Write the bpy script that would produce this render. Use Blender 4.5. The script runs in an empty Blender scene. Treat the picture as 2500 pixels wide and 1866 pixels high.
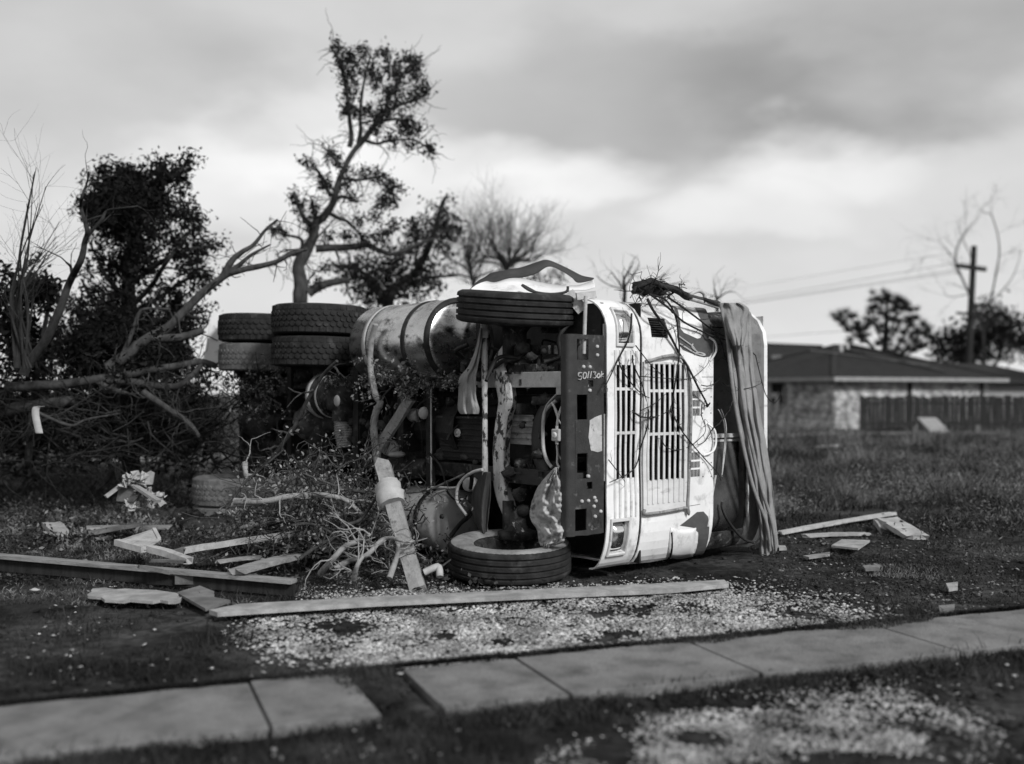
import bpy, math, random
import numpy as np
from mathutils import Vector, Matrix, noise
from mathutils.geometry import tessellate_polygon

# ------------------------------------------------------------------ camera, sky, sun, exposure
SC = bpy.context.scene
COL = SC.collection
FPX, CX, HY, W0, CH = 2300.0, 1106.5, 848.0, 2213.0, 1.52   # focal length and horizon measured on the photograph
cam_d = bpy.data.cameras.new('camera'); cam = bpy.data.objects.new('camera', cam_d); COL.objects.link(cam)
cam.location = (0, 0, CH); cam.rotation_euler = (math.radians(90), 0, 0)
cam_d.sensor_width = 36; cam_d.lens = 36*FPX/W0; cam_d.shift_y = 22.0/W0
cam_d.clip_start = 0.05; cam_d.clip_end = 3000
cam_d.dof.use_dof = True; cam_d.dof.focus_distance = 9.2; cam_d.dof.aperture_fstop = 0.74
SC.camera = cam

SUN_DIR = Vector((0.50, -0.66, 0.56)).normalized()          # towards the sun: behind the camera, to the right
sun_d = bpy.data.lights.new('sun', 'SUN'); sun_d.energy = 3.4; sun_d.angle = math.radians(11); sun_d.color = (1, 1, 1)
sun = bpy.data.objects.new('sun', sun_d); COL.objects.link(sun); sun.location = (6, -8, 12)
sun.rotation_euler = SUN_DIR.to_track_quat('Z', 'Y').to_euler()

world = bpy.data.worlds.new('World'); SC.world = world; world.use_nodes = True
def build_world():
    nt = world.node_tree; nt.nodes.clear(); N = nt.nodes.new; L = nt.links.new
    out = N('ShaderNodeOutputWorld'); bg = N('ShaderNodeBackground'); bg.inputs[1].default_value = 0.1
    sky = N('ShaderNodeTexSky'); sky.sky_type = 'NISHITA'; sky.sun_disc = False
    sky.sun_elevation = math.asin(SUN_DIR.z); sky.sun_rotation = math.atan2(SUN_DIR.x, SUN_DIR.y)
    bw = N('ShaderNodeRGBToBW'); L(sky.outputs[0], bw.inputs[0])
    tc = N('ShaderNodeTexCoord')
    def M(op, a, b=None, c=None, clamp=False):
        n = N('ShaderNodeMath'); n.operation = op; n.use_clamp = clamp
        for i, v in enumerate((a, b, c)):
            if v is None: continue
            if isinstance(v, (int, float)): n.inputs[i].default_value = v
            else: L(v, n.inputs[i])
        return n.outputs[0]
    vt = N('ShaderNodeVectorTransform') ; vt.vector_type = 'VECTOR'
    nrm = N('ShaderNodeVectorMath'); nrm.operation = 'NORMALIZE'; L(tc.outputs['Generated'], nrm.inputs[0])
    nt.nodes.remove(vt)
    # cloud field: stretched noise, warped
    mp = N('ShaderNodeMapping'); mp.inputs['Scale'].default_value = (2.6, 2.6, 5.6); mp.inputs['Location'].default_value = (3.1, .4, .7); mp.inputs['Rotation'].default_value = (0, .22, 0)
    L(nrm.outputs[0], mp.inputs[0])
    n1 = N('ShaderNodeTexNoise'); n1.inputs['Scale'].default_value = 1.5; n1.inputs['Detail'].default_value = 9; n1.inputs['Roughness'].default_value = .48; n1.inputs['Distortion'].default_value = .1
    L(mp.outputs[0], n1.inputs[0])
    n2 = N('ShaderNodeTexNoise'); n2.inputs['Scale'].default_value = 3.4; n2.inputs['Detail'].default_value = 8; n2.inputs['Roughness'].default_value = .5
    L(mp.outputs[0], n2.inputs[0])
    sp = N('ShaderNodeSeparateXYZ'); L(nrm.outputs[0], sp.inputs[0])
    wob = M('MULTIPLY', M('SUBTRACT', n1.outputs[0], .5), .22)
    wob2 = M('MULTIPLY', M('SUBTRACT', n2.outputs[0], .5), .09)
    X = M('ADD', M('ADD', sp.outputs[0], wob), wob2); Z = M('SUBTRACT', M('ADD', sp.outputs[2], M('MULTIPLY', wob, .6)), wob2)
    def blob(x, z, rx, rz, soft=1.0):
        a = M('POWER', M('DIVIDE', M('SUBTRACT', X, x), rx), 2); b = M('POWER', M('DIVIDE', M('SUBTRACT', Z, z), rz), 2)
        s = M('SUBTRACT', 1.0, M('MULTIPLY', M('ADD', a, b), soft), clamp=True)
        return M('MULTIPLY', s, M('MULTIPLY', s, M('SUBTRACT', 3, M('MULTIPLY', s, 2))))
    v = M('ADD', 8.0, M('MULTIPLY', M('SUBTRACT', n1.outputs[0], .5), 2.6))
    v = M('ADD', v, M('MULTIPLY', M('SUBTRACT', n2.outputs[0], .5), 1.7))
    for (px, py, rx, rz, amt) in ((1400, 225, .30, .08, -1.7), (1600, 270, .24, .05, -.5), (1980, 90, .26, .09, -2.0), (640, 300, .10, .05, 1.3),
                                  (1060, 365, .2, .045, 2.2), (560, 400, .17, .05, 1.2), (1830, 330, .11, .05, 1.9), (1640, 470, .12, .035, 1.5), (1250, 400, .10, .03, .8), (700, 210, .12, .06, .9), (250, 140, .22, .09, -.7)):
        x = (px-CX)/FPX; z = (HY-py)/FPX; k = 1/math.sqrt(1+x*x+z*z)
        v = M('ADD', v, M('MULTIPLY', blob(x*k, z*k, rx, rz), amt))
    zc = M('MAXIMUM', sp.outputs[2], 0)
    v = M('SUBTRACT', v, M('MULTIPLY', M('POWER', zc, .8), 3.2))         # the overcast thins to the horizon
    v = M('MAXIMUM', v, 1.2)
    # clear-sky light showing faintly through the cloud
    mix = M('ADD', M('MULTIPLY', v, .93), M('MULTIPLY', bw.outputs[0], .05))
    L(mix, bg.inputs[0]); L(bg.outputs[0], out.inputs[0])
build_world()
vs = SC.view_settings
vs.view_transform = 'Standard'; vs.look = 'None'; vs.exposure = 0; vs.gamma = 1; vs.use_curve_mapping = False
SC.render.engine = 'CYCLES'
SC.cycles.max_bounces = 5; SC.cycles.diffuse_bounces = 3; SC.cycles.transparent_max_bounces = 4

# ------------------------------------------------------------------ helpers: places on the photograph -> points of the world
def P(px, py, Y): return Vector(((px-CX)/FPX*Y, Y, CH+(HY-py)/FPX*Y))
def G(px, py, h=0.0):
    Y = (CH-h)*FPX/(py-HY); return Vector(((px-CX)/FPX*Y, Y, h))
def crop(ox, oy, s): return lambda x, y: ((ox+x/s)*.8852, (oy+y/s)*.8852)
c1 = crop(1050, 600, 3.672); c2 = crop(1050, 1000, 3.672); c3 = crop(1450, 650, 4.13); c4 = crop(1450, 1000, 3.672)
c5 = crop(480, 700, 3.569); c6 = crop(480, 1000, 3.569); d1 = crop(480, 880, 5.508); d2 = crop(820, 880, 5.508); d3 = crop(1420, 740, 6.884); d4 = crop(1100, 600, 5.5325)
t1 = crop(60, 300, 2.753); t2 = crop(60, 850, 2.753); t3 = crop(650, 80, 2.36); t4 = crop(1750, 500, 2.753); t5 = crop(1750, 1050, 2.753); t6 = crop(60, 1350, 2.128)
# truck frame: u forward, w up through the cab, z height above the ground (the truck lies on its left side)
A0 = Vector((0.03, 9.1, 0)); ang = math.radians(50)
FU = Vector((math.cos(ang), -math.sin(ang), 0)); UW = Vector((math.sin(ang), math.cos(ang), 0))
def T(u, w, z): return A0 + FU*u + UW*w + Vector((0, 0, z))
def ray(px, py): return Vector(((px-CX)/FPX, 1.0, (HY-py)/FPX))
CAMP = Vector((0, 0, CH))
def und(px, py, w):                       # point of the underside plane at height w
    d = ray(px, py); t = ((A0-CAMP).dot(UW)+w)/d.dot(UW); return CAMP+d*t
def frt(px, py, u):
    d = ray(px, py); t = ((A0-CAMP).dot(FU)+u)/d.dot(FU); return CAMP+d*t
def uwz(p): q = p-A0; return q.dot(FU), q.dot(UW), p.z
rnd = random.Random(7); nr = np.random.default_rng(7)

# ------------------------------------------------------------------ materials (all neutral: the photograph is black and white)
MATS = {}
def g4(v): return (v, v, v, 1)
def mat(name, v, v2=None, scale=6.0, rough=.8, metal=0.0, bump=.0, bscale=60, lo=.35, hi=.65, stretch=(1, 1, 1), fine=.25, spec=.2,
        dirt=None, dscale=3.0, dlo=.5, dhi=.6, island=0.0, rvar=.12, world_co=False):
    m = bpy.data.materials.new(name); m.use_nodes = True; nt = m.node_tree; N = nt.nodes.new; L = nt.links.new
    b = nt.nodes['Principled BSDF']; b.inputs['Roughness'].default_value = rough; b.inputs['Metallic'].default_value = metal
    b.inputs['Specular IOR Level'].default_value = spec
    if world_co: g = N('ShaderNodeNewGeometry'); co = g.outputs['Position']
    else: tc = N('ShaderNodeTexCoord'); co = tc.outputs['Object']
    mp = N('ShaderNodeMapping'); mp.inputs['Scale'].default_value = stretch; L(co, mp.inputs[0])
    def noi(sc, det=6, ro=.6):
        n = N('ShaderNodeTexNoise'); n.inputs['Scale'].default_value = sc; n.inputs['Detail'].default_value = det; n.inputs['Roughness'].default_value = ro
        L(mp.outputs[0], n.inputs[0]); return n.outputs[0]
    v2 = v if v2 is None else v2
    a = noi(scale); r = N('ShaderNodeValToRGB'); r.color_ramp.elements[0].position = lo; r.color_ramp.elements[1].position = hi
    r.color_ramp.elements[0].color = g4(v); r.color_ramp.elements[1].color = g4(v2); L(a, r.inputs[0]); cur = r.outputs[0]
    def mixc(f, c1_, c2_, mode='MIX'):
        n = N('ShaderNodeMix'); n.data_type = 'RGBA'; n.blend_type = mode
        if isinstance(f, float): n.inputs[0].default_value = f
        else: L(f, n.inputs[0])
        for s, c in ((6, c1_), (7, c2_)):
            if isinstance(c, tuple): n.inputs[s].default_value = c
            else: L(c, n.inputs[s])
        return n.outputs[2]
    if dirt is not None:
        d = noi(dscale, 9, .65); rr = N('ShaderNodeValToRGB'); rr.color_ramp.elements[0].position = dlo; rr.color_ramp.elements[1].position = dhi
        L(d, rr.inputs[0]); cur = mixc(rr.outputs[0], cur, g4(dirt))
    if fine:
        f = noi(scale*9+20, 4); mr = N('ShaderNodeMapRange'); mr.inputs[3].default_value = 1-fine; mr.inputs[4].default_value = 1+fine*.7; L(f, mr.inputs[0])
        cur = mixc(1.0, cur, mr.outputs[0], 'MULTIPLY')
    if island:
        g = N('ShaderNodeNewGeometry'); mr = N('ShaderNodeMapRange'); mr.inputs[3].default_value = 1-island; mr.inputs[4].default_value = 1+island; L(g.outputs['Random Per Island'], mr.inputs[0])
        cur = mixc(1.0, cur, mr.outputs[0], 'MULTIPLY')
    L(cur, b.inputs['Base Color'])
    if rvar:
        mr = N('ShaderNodeMapRange'); mr.inputs[3].default_value = max(.04, rough-rvar); mr.inputs[4].default_value = min(1, rough+rvar); L(noi(scale*2.3), mr.inputs[0]); L(mr.outputs[0], b.inputs['Roughness'])
    if bump:
        bn = noi(bscale, 8, .6); bp = N('ShaderNodeBump'); bp.inputs['Strength'].default_value = bump; bp.inputs['Distance'].default_value = .02; L(bn, bp.inputs['Height']); L(bp.outputs[0], b.inputs['Normal'])
    MATS[name] = m; return m
M_ = MATS
mat('white_paint', .80, .68, 2.2, .38, spec=.5, bump=.05, bscale=9, dirt=.3, dscale=5.5, dlo=.54, dhi=.76, fine=.06)
mat('worn_panel', .66, .52, 7, .5, bump=.08, bscale=30, dirt=.2, dscale=11, dlo=.56, dhi=.74, fine=.1, stretch=(1, .35, 1))
mat('visor_grey', .20, .15, 5, .55, dirt=.08, dscale=5, dlo=.5, dhi=.8)
mat('dark_stripe', .075, .1, 9, .4, fine=.15)
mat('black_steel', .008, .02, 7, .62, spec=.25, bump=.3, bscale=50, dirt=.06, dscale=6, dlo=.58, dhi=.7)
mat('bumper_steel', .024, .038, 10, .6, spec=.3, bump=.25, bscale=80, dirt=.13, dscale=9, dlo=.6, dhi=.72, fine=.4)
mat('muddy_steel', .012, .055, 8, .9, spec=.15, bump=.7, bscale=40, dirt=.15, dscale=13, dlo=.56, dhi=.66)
mat('peeling_white', .58, .36, 9, .6, bump=.4, bscale=50, dirt=.045, dscale=15, dlo=.53, dhi=.57, stretch=(1, 1, .6))
mat('pale_steel', .50, .36, 12, .6, bump=.2, bscale=50, dirt=.12, dscale=16, dlo=.6, dhi=.7)
mat('tank_metal', .72, .5, 3, .28, metal=1, bump=.10, bscale=6, dirt=.06, dscale=5, dlo=.52, dhi=.66, fine=.12, stretch=(1, 1, 1.6))
mat('tank_paint', .42, .3, 4, .6, bump=.15, bscale=7, dirt=.12, dscale=7, dlo=.56, dhi=.7, fine=.12)
mat('rubber', .014, .030, 12, .8, spec=.2, bump=.25, bscale=90, dirt=.10, dscale=5, dlo=.56, dhi=.8, fine=.35)
mat('rubber_sidewall', .12, .24, 6, .8, bump=.15, bscale=60, dirt=.33, dscale=4, dlo=.45, dhi=.75)
mat('rubber_dusty', .10, .15, 12, .9, bump=.35, bscale=70, dirt=.2, dscale=6, dlo=.5, dhi=.75, fine=.35)
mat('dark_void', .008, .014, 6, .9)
mat('cloth_grey', .30, .22, 8, .85, bump=.25, bscale=60, fine=.2, dirt=.12, dscale=5, dlo=.5, dhi=.75)
mat('cloth_dark', .06, .04, 7, .8, bump=.12, bscale=120, fine=.15)
mat('cloth_pale', .42, .32, 9, .85, bump=.15, bscale=100, dirt=.28, dscale=8, dlo=.52, dhi=.7, fine=.15)
mat('wire_white', .6, .45, 30, .5)
mat('bark', .03, .075, 14, .9, bump=.7, bscale=60, stretch=(1, 1, .4))
mat('bark_dark', .015, .035, 14, .9, bump=.7, bscale=60, stretch=(1, 1, .4))
mat('stripped_wood', .30, .2, 16, .85, bump=.4, bscale=60, dirt=.1, dscale=18, dlo=.56, dhi=.7)
mat('twig', .05, .03, 20, .9)
mat('leaf', .010, .022, 4, .8, spec=.05, island=.5, fine=0)
mat('leaf_pine', .006, .013, 4, .8, spec=.05, island=.4, fine=0)
mat('dry_leaf', .08, .2, 9, .8, island=.6, fine=0)
mat('pale_wood', .30, .15, 5, .85, bump=.4, bscale=60, stretch=(.5, 2.5, 3), dirt=.09, dscale=8, dlo=.54, dhi=.72, fine=.25)
mat('grey_wood', .15, .08, 6, .85, bump=.35, bscale=60, dirt=.07, dscale=8, dlo=.54, dhi=.7, fine=.3)
mat('dark_wood', .015, .035, 5, .85, bump=.4, bscale=40, stretch=(4, 4, .4), fine=.3)
mat('plaster', .38, .22, 7, .85, bump=.3, bscale=40, dirt=.22, dscale=9, dlo=.52, dhi=.7)
mat('plastic_white', .46, .32, 6, .6, dirt=.16, dscale=9, dlo=.52, dhi=.75)
mat('brick', .20, .6, 2.2, .9, bump=.5, bscale=30, island=.45, fine=.25)
mat('mortar', .30, .24, 6, .95, bump=.4, bscale=50)
mat('roof_shingle', .014, .026, 3, .9, bump=.5, bscale=20, stretch=(1, 1, 3), fine=.35)
mat('trim_paint', .3, .22, 5, .7)
mat('concrete', .215, .145, 2.2, .9, bump=.6, bscale=45, dirt=.07, dscale=5, dlo=.46, dhi=.76, fine=.4)
mat('shell', .44, .16, 2.6, .9, island=.55, fine=.25, world_co=True)
mat('grass', .009, .042, .9, .85, island=.5, fine=0, world_co=True)
mat('dry_grass', .15, .022, .55, .85, lo=.42, hi=.58, island=.35, fine=0, world_co=True)
mat('litter', .025, .22, 2.0, .9, island=.6, fine=0, world_co=True, lo=.45, hi=.7)
mat('glass_dark', .035, .06, 3, .25, spec=.8, dirt=.12, dscale=2.2, dlo=.45, dhi=.75)
mat('oil_pan', .30, .18, 14, .6, bump=.3, bscale=40, dirt=.05, dscale=16, dlo=.55, dhi=.66)
def lens_mat():
    m = bpy.data.materials.new('lamp_glass'); m.use_nodes = True; b = m.node_tree.nodes['Principled BSDF']
    b.inputs['Base Color'].default_value = g4(.85); b.inputs['Metallic'].default_value = 1; b.inputs['Roughness'].default_value = .18; b.inputs['Coat Weight'].default_value = .5
    M_['lamp_glass'] = m
lens_mat()
def ground_mat():
    m = bpy.data.materials.new('soil_and_turf'); m.use_nodes = True; nt = m.node_tree; N = nt.nodes.new; L = nt.links.new
    b = nt.nodes['Principled BSDF']; b.inputs['Roughness'].default_value = .95; b.inputs['Specular IOR Level'].default_value = .15
    g = N('ShaderNodeNewGeometry'); co = g.outputs['Position']
    def noi(s, d=8, r=.65):
        n = N('ShaderNodeTexNoise'); n.inputs['Scale'].default_value = s; n.inputs['Detail'].default_value = d; n.inputs['Roughness'].default_value = r; L(co, n.inputs[0]); return n.outputs[0]
    r1 = N('ShaderNodeValToRGB'); r1.color_ramp.elements[0].position = .42; r1.color_ramp.elements[1].position = .66
    r1.color_ramp.elements[0].color = g4(.006); r1.color_ramp.elements[1].color = g4(.06); L(noi(.9), r1.inputs[0])
    r2 = N('ShaderNodeValToRGB'); r2.color_ramp.elements[0].position = .35; r2.color_ramp.elements[1].position = .7
    r2.color_ramp.elements[0].color = g4(.35); r2.color_ramp.elements[1].color = g4(2.0); L(noi(11), r2.inputs[0])
    mx = N('ShaderNodeMix'); mx.data_type = 'RGBA'; mx.blend_type = 'MULTIPLY'; mx.inputs[0].default_value = 1
    L(r1.outputs[0], mx.inputs[6]); L(r2.outputs[0], mx.inputs[7]); L(mx.outputs[2], b.inputs['Base Color'])
    bp = N('ShaderNodeBump'); bp.inputs['Strength'].default_value = .8; bp.inputs['Distance'].default_value = .04; L(noi(22), bp.inputs['Height']); L(bp.outputs[0], b.inputs['Normal'])
    M_['soil'] = m
ground_mat()

# ------------------------------------------------------------------ mesh building
class MB:
    def __init__(s): s.v = []; s.f = []; s.sm = []
    def add(s, vs_, fs, smooth=False):
        k = len(s.v); s.v += [tuple(p) for p in vs_]; s.f += [tuple(i+k for i in f) for f in fs]; s.sm += [smooth]*len(fs)
    def box(s, c, size, R=None, jit=0):
        c = Vector(c); hx, hy, hz = size[0]/2, size[1]/2, size[2]/2; R = R or Matrix.Identity(3)
        vs_ = [c+R@Vector((x*hx*(1+rnd.uniform(-jit, jit)), y*hy*(1+rnd.uniform(-jit, jit)), z*hz)) for z in (-1, 1) for (x, y) in ((-1, -1), (1, -1), (1, 1), (-1, 1))]
        s.add(vs_, [(3, 2, 1, 0), (4, 5, 6, 7), (0, 1, 5, 4), (1, 2, 6, 5), (2, 3, 7, 6), (3, 0, 4, 7)]); return s
    def hexa(s, q, n, t):                      # quad of 4 points thickened by t along n
        n = Vector(n)*t; vs_ = [Vector(p) for p in q]; vs_ = vs_+[p+n for p in vs_]
        s.add(vs_, [(3, 2, 1, 0), (4, 5, 6, 7), (0, 1, 5, 4), (1, 2, 6, 5), (2, 3, 7, 6), (3, 0, 4, 7)]); return s
    def beam(s, a, b, wid, thk, up=(0, 0, 1), taper=1.0):
        a, b = Vector(a), Vector(b); d = (b-a).normalized(); up = Vector(up); x = d.cross(up).normalized(); n = x.cross(d)
        vs_ = []
        for p, k in ((a, 1), (b, taper)):
            for (i, j) in ((-1, -1), (1, -1), (1, 1), (-1, 1)): vs_.append(p+x*i*wid/2*k+n*j*thk/2*k)
        s.add(vs_, [(3, 2, 1, 0), (4, 5, 6, 7), (0, 1, 5, 4), (1, 2, 6, 5), (2, 3, 7, 6), (3, 0, 4, 7)]); return s
    def tube(s, pts, r, n=8, smooth=True, cap=True, wob=0, flat=1.0):
        pts = [Vector(p) for p in pts]; m = len(pts); rs = r if isinstance(r, (list, tuple)) else [r]*m
        x = None; vs_ = []
        for i, p in enumerate(pts):
            t = (pts[min(i+1, m-1)]-pts[max(i-1, 0)])
            t = t.normalized() if t.length > 1e-9 else Vector((0, 0, 1))
            if x is None: x = t.orthogonal().normalized()
            else:
                x = x-t*x.dot(t); x = x.normalized() if x.length > 1e-6 else t.orthogonal().normalized()
            y = t.cross(x)
            for k in range(n):
                a = 2*math.pi*k/n; rr = rs[i]*(1+(rnd.uniform(-wob, wob) if wob else 0)); vs_.append(p+x*math.cos(a)*rr+y*math.sin(a)*rr*flat)
        fs = [(i*n+k, i*n+(k+1) % n, (i+1)*n+(k+1) % n, (i+1)*n+k) for i in range(m-1) for k in range(n)]
        s.add(vs_, fs, smooth)
        if cap:
            s.add(vs_[:n], [tuple(range(n))[::-1]]); s.add(vs_[-n:], [tuple(range(n))])
        return s
    def lathe(s, c, ax, prof, n=32, smooth=True, x0=None):      # prof: (radius, offset along ax)
        c = Vector(c); ax = Vector(ax).normalized(); x = ax.orthogonal().normalized() if x0 is None else Vector(x0); y = ax.cross(x); m = len(prof)
        vs_ = [c+ax*t+(x*math.cos(2*math.pi*k/n)+y*math.sin(2*math.pi*k/n))*r for (r, t) in prof for k in range(n)]
        s.add(vs_, [(i*n+k, i*n+(k+1) % n, (i+1)*n+(k+1) % n, (i+1)*n+k) for i in range(m-1) for k in range(n)], smooth); return s
    def grid(s, rows, smooth=True, closed=False):
        h, w = len(rows), len(rows[0]); vs_ = [p for r in rows for p in r]
        s.add(vs_, [(i*w+j, i*w+(j+1) % w, (i+1)*w+(j+1) % w, (i+1)*w+j) for i in range(h-1) for j in range(w if closed else w-1)], smooth); return s
    def ball(s, c, r, n=10, sq=(1, 1, 1), jit=0):
        rows = []
        for i in range(n//2+1):
            a = math.pi*i/(n//2); row = []
            for k in range(n):
                b = 2*math.pi*k/n; j = 1+(rnd.uniform(-jit, jit) if jit else 0)
                row.append(Vector(c)+Vector((math.sin(a)*math.cos(b)*sq[0], math.sin(a)*math.sin(b)*sq[1], math.cos(a)*sq[2]))*r*j)
            rows.append(row)
        return s.grid(rows, True, True)
    def build(s, name, m, parent=None, origin=None, **kw):
        return build(name, np.array([list(p) for p in s.v], dtype=np.float64), s.f, m, parent, origin, s.sm, **kw)

WM = {}
def place(o, parent, M):
    COL.objects.link(o)
    if parent is not None: o.parent = parent; o.matrix_local = WM[parent].inverted() @ M
    else: o.matrix_world = M
    WM[o] = M
def tag(o, label=None, category=None, group=None, kind=None):
    if label: o['label'] = label
    if category: o['category'] = category
    if group: o['group'] = group
    if kind: o['kind'] = kind
    return o
def build(name, v, f, m, parent=None, origin=None, sm=None, label=None, category=None, group=None, kind=None, solid=0, sub=0, bevel=0):
    if parent is not None: M = WM[parent]
    else:
        if origin is None: lo, hi = v.min(0), v.max(0); origin = ((lo[0]+hi[0])/2, (lo[1]+hi[1])/2, lo[2])
        M = Matrix.Translation(Vector(origin))
    inv = np.array(M.inverted()); vl = v@inv[:3, :3].T+inv[:3, 3]
    me = bpy.data.meshes.new(name); me.from_pydata(vl.tolist(), [], f)
    if sm: me.polygons.foreach_set('use_smooth', sm)
    me.materials.append(M_[m] if isinstance(m, str) else m); me.update()
    o = bpy.data.objects.new(name, me); place(o, parent, M)
    if bevel: b = o.modifiers.new('bevel', 'BEVEL'); b.width = bevel; b.segments = 2; b.limit_method = 'ANGLE'
    if sub: q = o.modifiers.new('sub', 'SUBSURF'); q.levels = q.render_levels = sub
    if solid: q = o.modifiers.new('solid', 'SOLIDIFY'); q.thickness = solid; q.offset = 0
    return tag(o, label, category, group, kind)
def npbuild(name, v, f, m, parent=None, k=3, smooth=False, **kw):     # big meshes: v (n,3), f (m,k)
    M = WM[parent] if parent is not None else Matrix.Identity(4)
    inv = np.array(M.inverted()); v = v@inv[:3, :3].T+inv[:3, 3]
    me = bpy.data.meshes.new(name); me.vertices.add(len(v)); me.vertices.foreach_set('co', v.astype(np.float32).ravel())
    nf = len(f); me.loops.add(nf*k); me.loops.foreach_set('vertex_index', f.astype(np.int32).ravel()); me.polygons.add(nf)
    me.polygons.foreach_set('loop_start', np.arange(0, nf*k, k, dtype=np.int32)); me.polygons.foreach_set('loop_total', np.full(nf, k, dtype=np.int32))
    me.materials.append(M_[m]); me.update(calc_edges=True)
    if smooth: me.polygons.foreach_set('use_smooth', [True]*nf)
    o = bpy.data.objects.new(name, me); place(o, parent, M); return tag(o, **kw)
def empty(name, loc, R=None, **kw):
    o = bpy.data.objects.new(name, None); o.empty_display_size = .2; M = Matrix.Translation(Vector(loc)) @ (R.to_4x4() if R else Matrix.Identity(4))
    place(o, None, M); return tag(o, **kw)
def spline(pts, n=6):
    pts = [Vector(p) for p in pts]; out = []
    for i in range(len(pts)-1):
        p0, p1, p2, p3 = pts[max(i-1, 0)], pts[i], pts[i+1], pts[min(i+2, len(pts)-1)]
        for k in range(n):
            t = k/n; out.append(.5*((2*p1)+(p2-p0)*t+(2*p0-5*p1+4*p2-p3)*t*t+(3*p1-p0-3*p2+p3)*t**3))
    out.append(pts[-1]); return out
def radii(a, b, n): return [a+(b-a)*i/(n-1) for i in range(n)]
def plate(mb, rect, holes, pos, thk, step=None):
    """plate with rectangular holes: rect/holes (a0,b0,a1,b1); pos(a,b,depth)->point; only outer faces are made"""
    A = {rect[0], rect[2]}; B = {rect[1], rect[3]}
    for h in holes: A |= {h[0], h[2]}; B |= {h[1], h[3]}
    def fillin(S, lo, hi):
        S = sorted(x for x in S if lo-1e-9 <= x <= hi+1e-9); out = []
        for i in range(len(S)-1):
            k = max(1, int(math.ceil((S[i+1]-S[i])/step))) if step else 1
            out += [S[i]+(S[i+1]-S[i])*j/k for j in range(k)]
        return out+[S[-1]]
    A = fillin(A, rect[0], rect[2]); B = fillin(B, rect[1], rect[3])
    na, nb = len(A)-1, len(B)-1
    def solid(i, j):
        if i < 0 or j < 0 or i >= na or j >= nb: return False
        a, b = (A[i]+A[i+1])/2, (B[j]+B[j+1])/2
        return not any((h[0] < a < h[2] and h[1] < b < h[3]) for h in holes)
    idx = {}; vs_ = []; fs = []
    def V(i, j, d):
        if (i, j, d) not in idx: idx[(i, j, d)] = len(vs_); vs_.append(pos(A[i], B[j], -thk if d else 0))
        return idx[(i, j, d)]
    for i in range(na):
        for j in range(nb):
            if not solid(i, j): continue
            fs.append((V(i, j, 0), V(i+1, j, 0), V(i+1, j+1, 0), V(i, j+1, 0))); fs.append((V(i, j+1, 1), V(i+1, j+1, 1), V(i+1, j, 1), V(i, j, 1)))
            for (di, dj, p, q) in ((-1, 0, (i, j+1), (i, j)), (1, 0, (i+1, j), (i+1, j+1)), (0, -1, (i, j), (i+1, j)), (0, 1, (i+1, j+1), (i, j+1))):
                if not solid(i+di, j+dj): fs.append((V(*p, 0), V(*p, 1), V(*q, 1), V(*q, 0)))
    mb.add(vs_, fs); return mb
def clip_poly_to_surface(mb, poly, pos, step, off=.003):
    a0, a1 = min(p[0] for p in poly), max(p[0] for p in poly); b0, b1 = min(p[1] for p in poly), max(p[1] for p in poly)
    def cl(pl, ax, lim, sgn):
        out = []
        for i in range(len(pl)):
            p, q = pl[i-1], pl[i]; ip, iq = (p[ax]-lim)*sgn >= 0, (q[ax]-lim)*sgn >= 0
            if ip != iq:
                t = (lim-p[ax])/(q[ax]-p[ax]); out.append((p[0]+(q[0]-p[0])*t, p[1]+(q[1]-p[1])*t))
            if iq: out.append(q)
        return out
    a = a0
    while a < a1:
        col = cl(cl(poly, 0, a, 1), 0, a+step, -1); b = b0
        while b < b1 and len(col) > 2:
            c = cl(cl(col, 1, b, 1), 1, b+step, -1)
            if len(c) > 2: mb.add([pos(p[0], p[1], off) for p in c], [tuple(range(len(c)))])
            b += step
        a += step
    return mb
# ------------------------------------------------------------------ the overturned truck
TR = Matrix((FU, UW, Vector((0, 0, 1)))).transposed()
truck = empty('truck', T(-1.6, .9, 0), TR, label='white cab-over truck lying on its left side, underside, axles and grille turned to the viewer', category='truck')
UF = .834
ZT, ZB, RT, RB = 2.30, .05, .31, .26
RBU, RB = .19, .42; S1, S0 = (ZT-RT)-1.2, (ZB+RB)-1.2
LT, LB = RT*math.pi/2, RB*math.pi/2
def prof(s):
    if s > S1+LT: return UF-RT-(s-S1-LT), ZT, 0, 1
    if s > S1: a = (s-S1)/RT; return UF-RT+RT*math.cos(a), ZT-RT+RT*math.sin(a), math.cos(a), math.sin(a)
    if s < S0-LB: return UF-RBU-(S0-LB-s), ZB, 0, -1
    if s < S0: a = (S0-s)/RB; nn_ = math.hypot(math.cos(a)*RB, math.sin(a)*RBU); return UF-RBU+RBU*math.cos(a), ZB+RB-RB*math.sin(a), math.cos(a)*RB/nn_, -math.sin(a)*RBU/nn_
    return UF, s+1.2, 1, 0
def dent(s, w): return .012*noise.noise(Vector((s*1.7, w*1.7, 3.3)))+.004*noise.noise(Vector((s*6, w*6, 1.3)))+.016*max(0, noise.noise(Vector((s*2.6, w*3.1, 7.7)))-.25)
def fpos(s, w, d=0.0):
    u, z, nu, nz = prof(s); d = d+dent(s, w); return T(u+nu*d, w, z+nz*d)
def fsw(px, py):
    u = UF
    for _ in range(12):
        p = frt(px, py, u); z = p.z
        if z > ZT-RT: dz = min(z-(ZT-RT), RT*.998); u2 = UF-RT+math.sqrt(RT*RT-dz*dz); s = S1+RT*math.asin(dz/RT)
        elif z < ZB+RB: dz = min(ZB+RB-z, RB*.998); u2 = UF-RBU+RBU*math.sqrt(1-dz*dz/RB/RB); s = S0-RB*math.asin(dz/RB)
        else: u2 = UF; s = z-1.2
        u = u*.4+u2*.6
    return s, uwz(p)[1]
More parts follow.
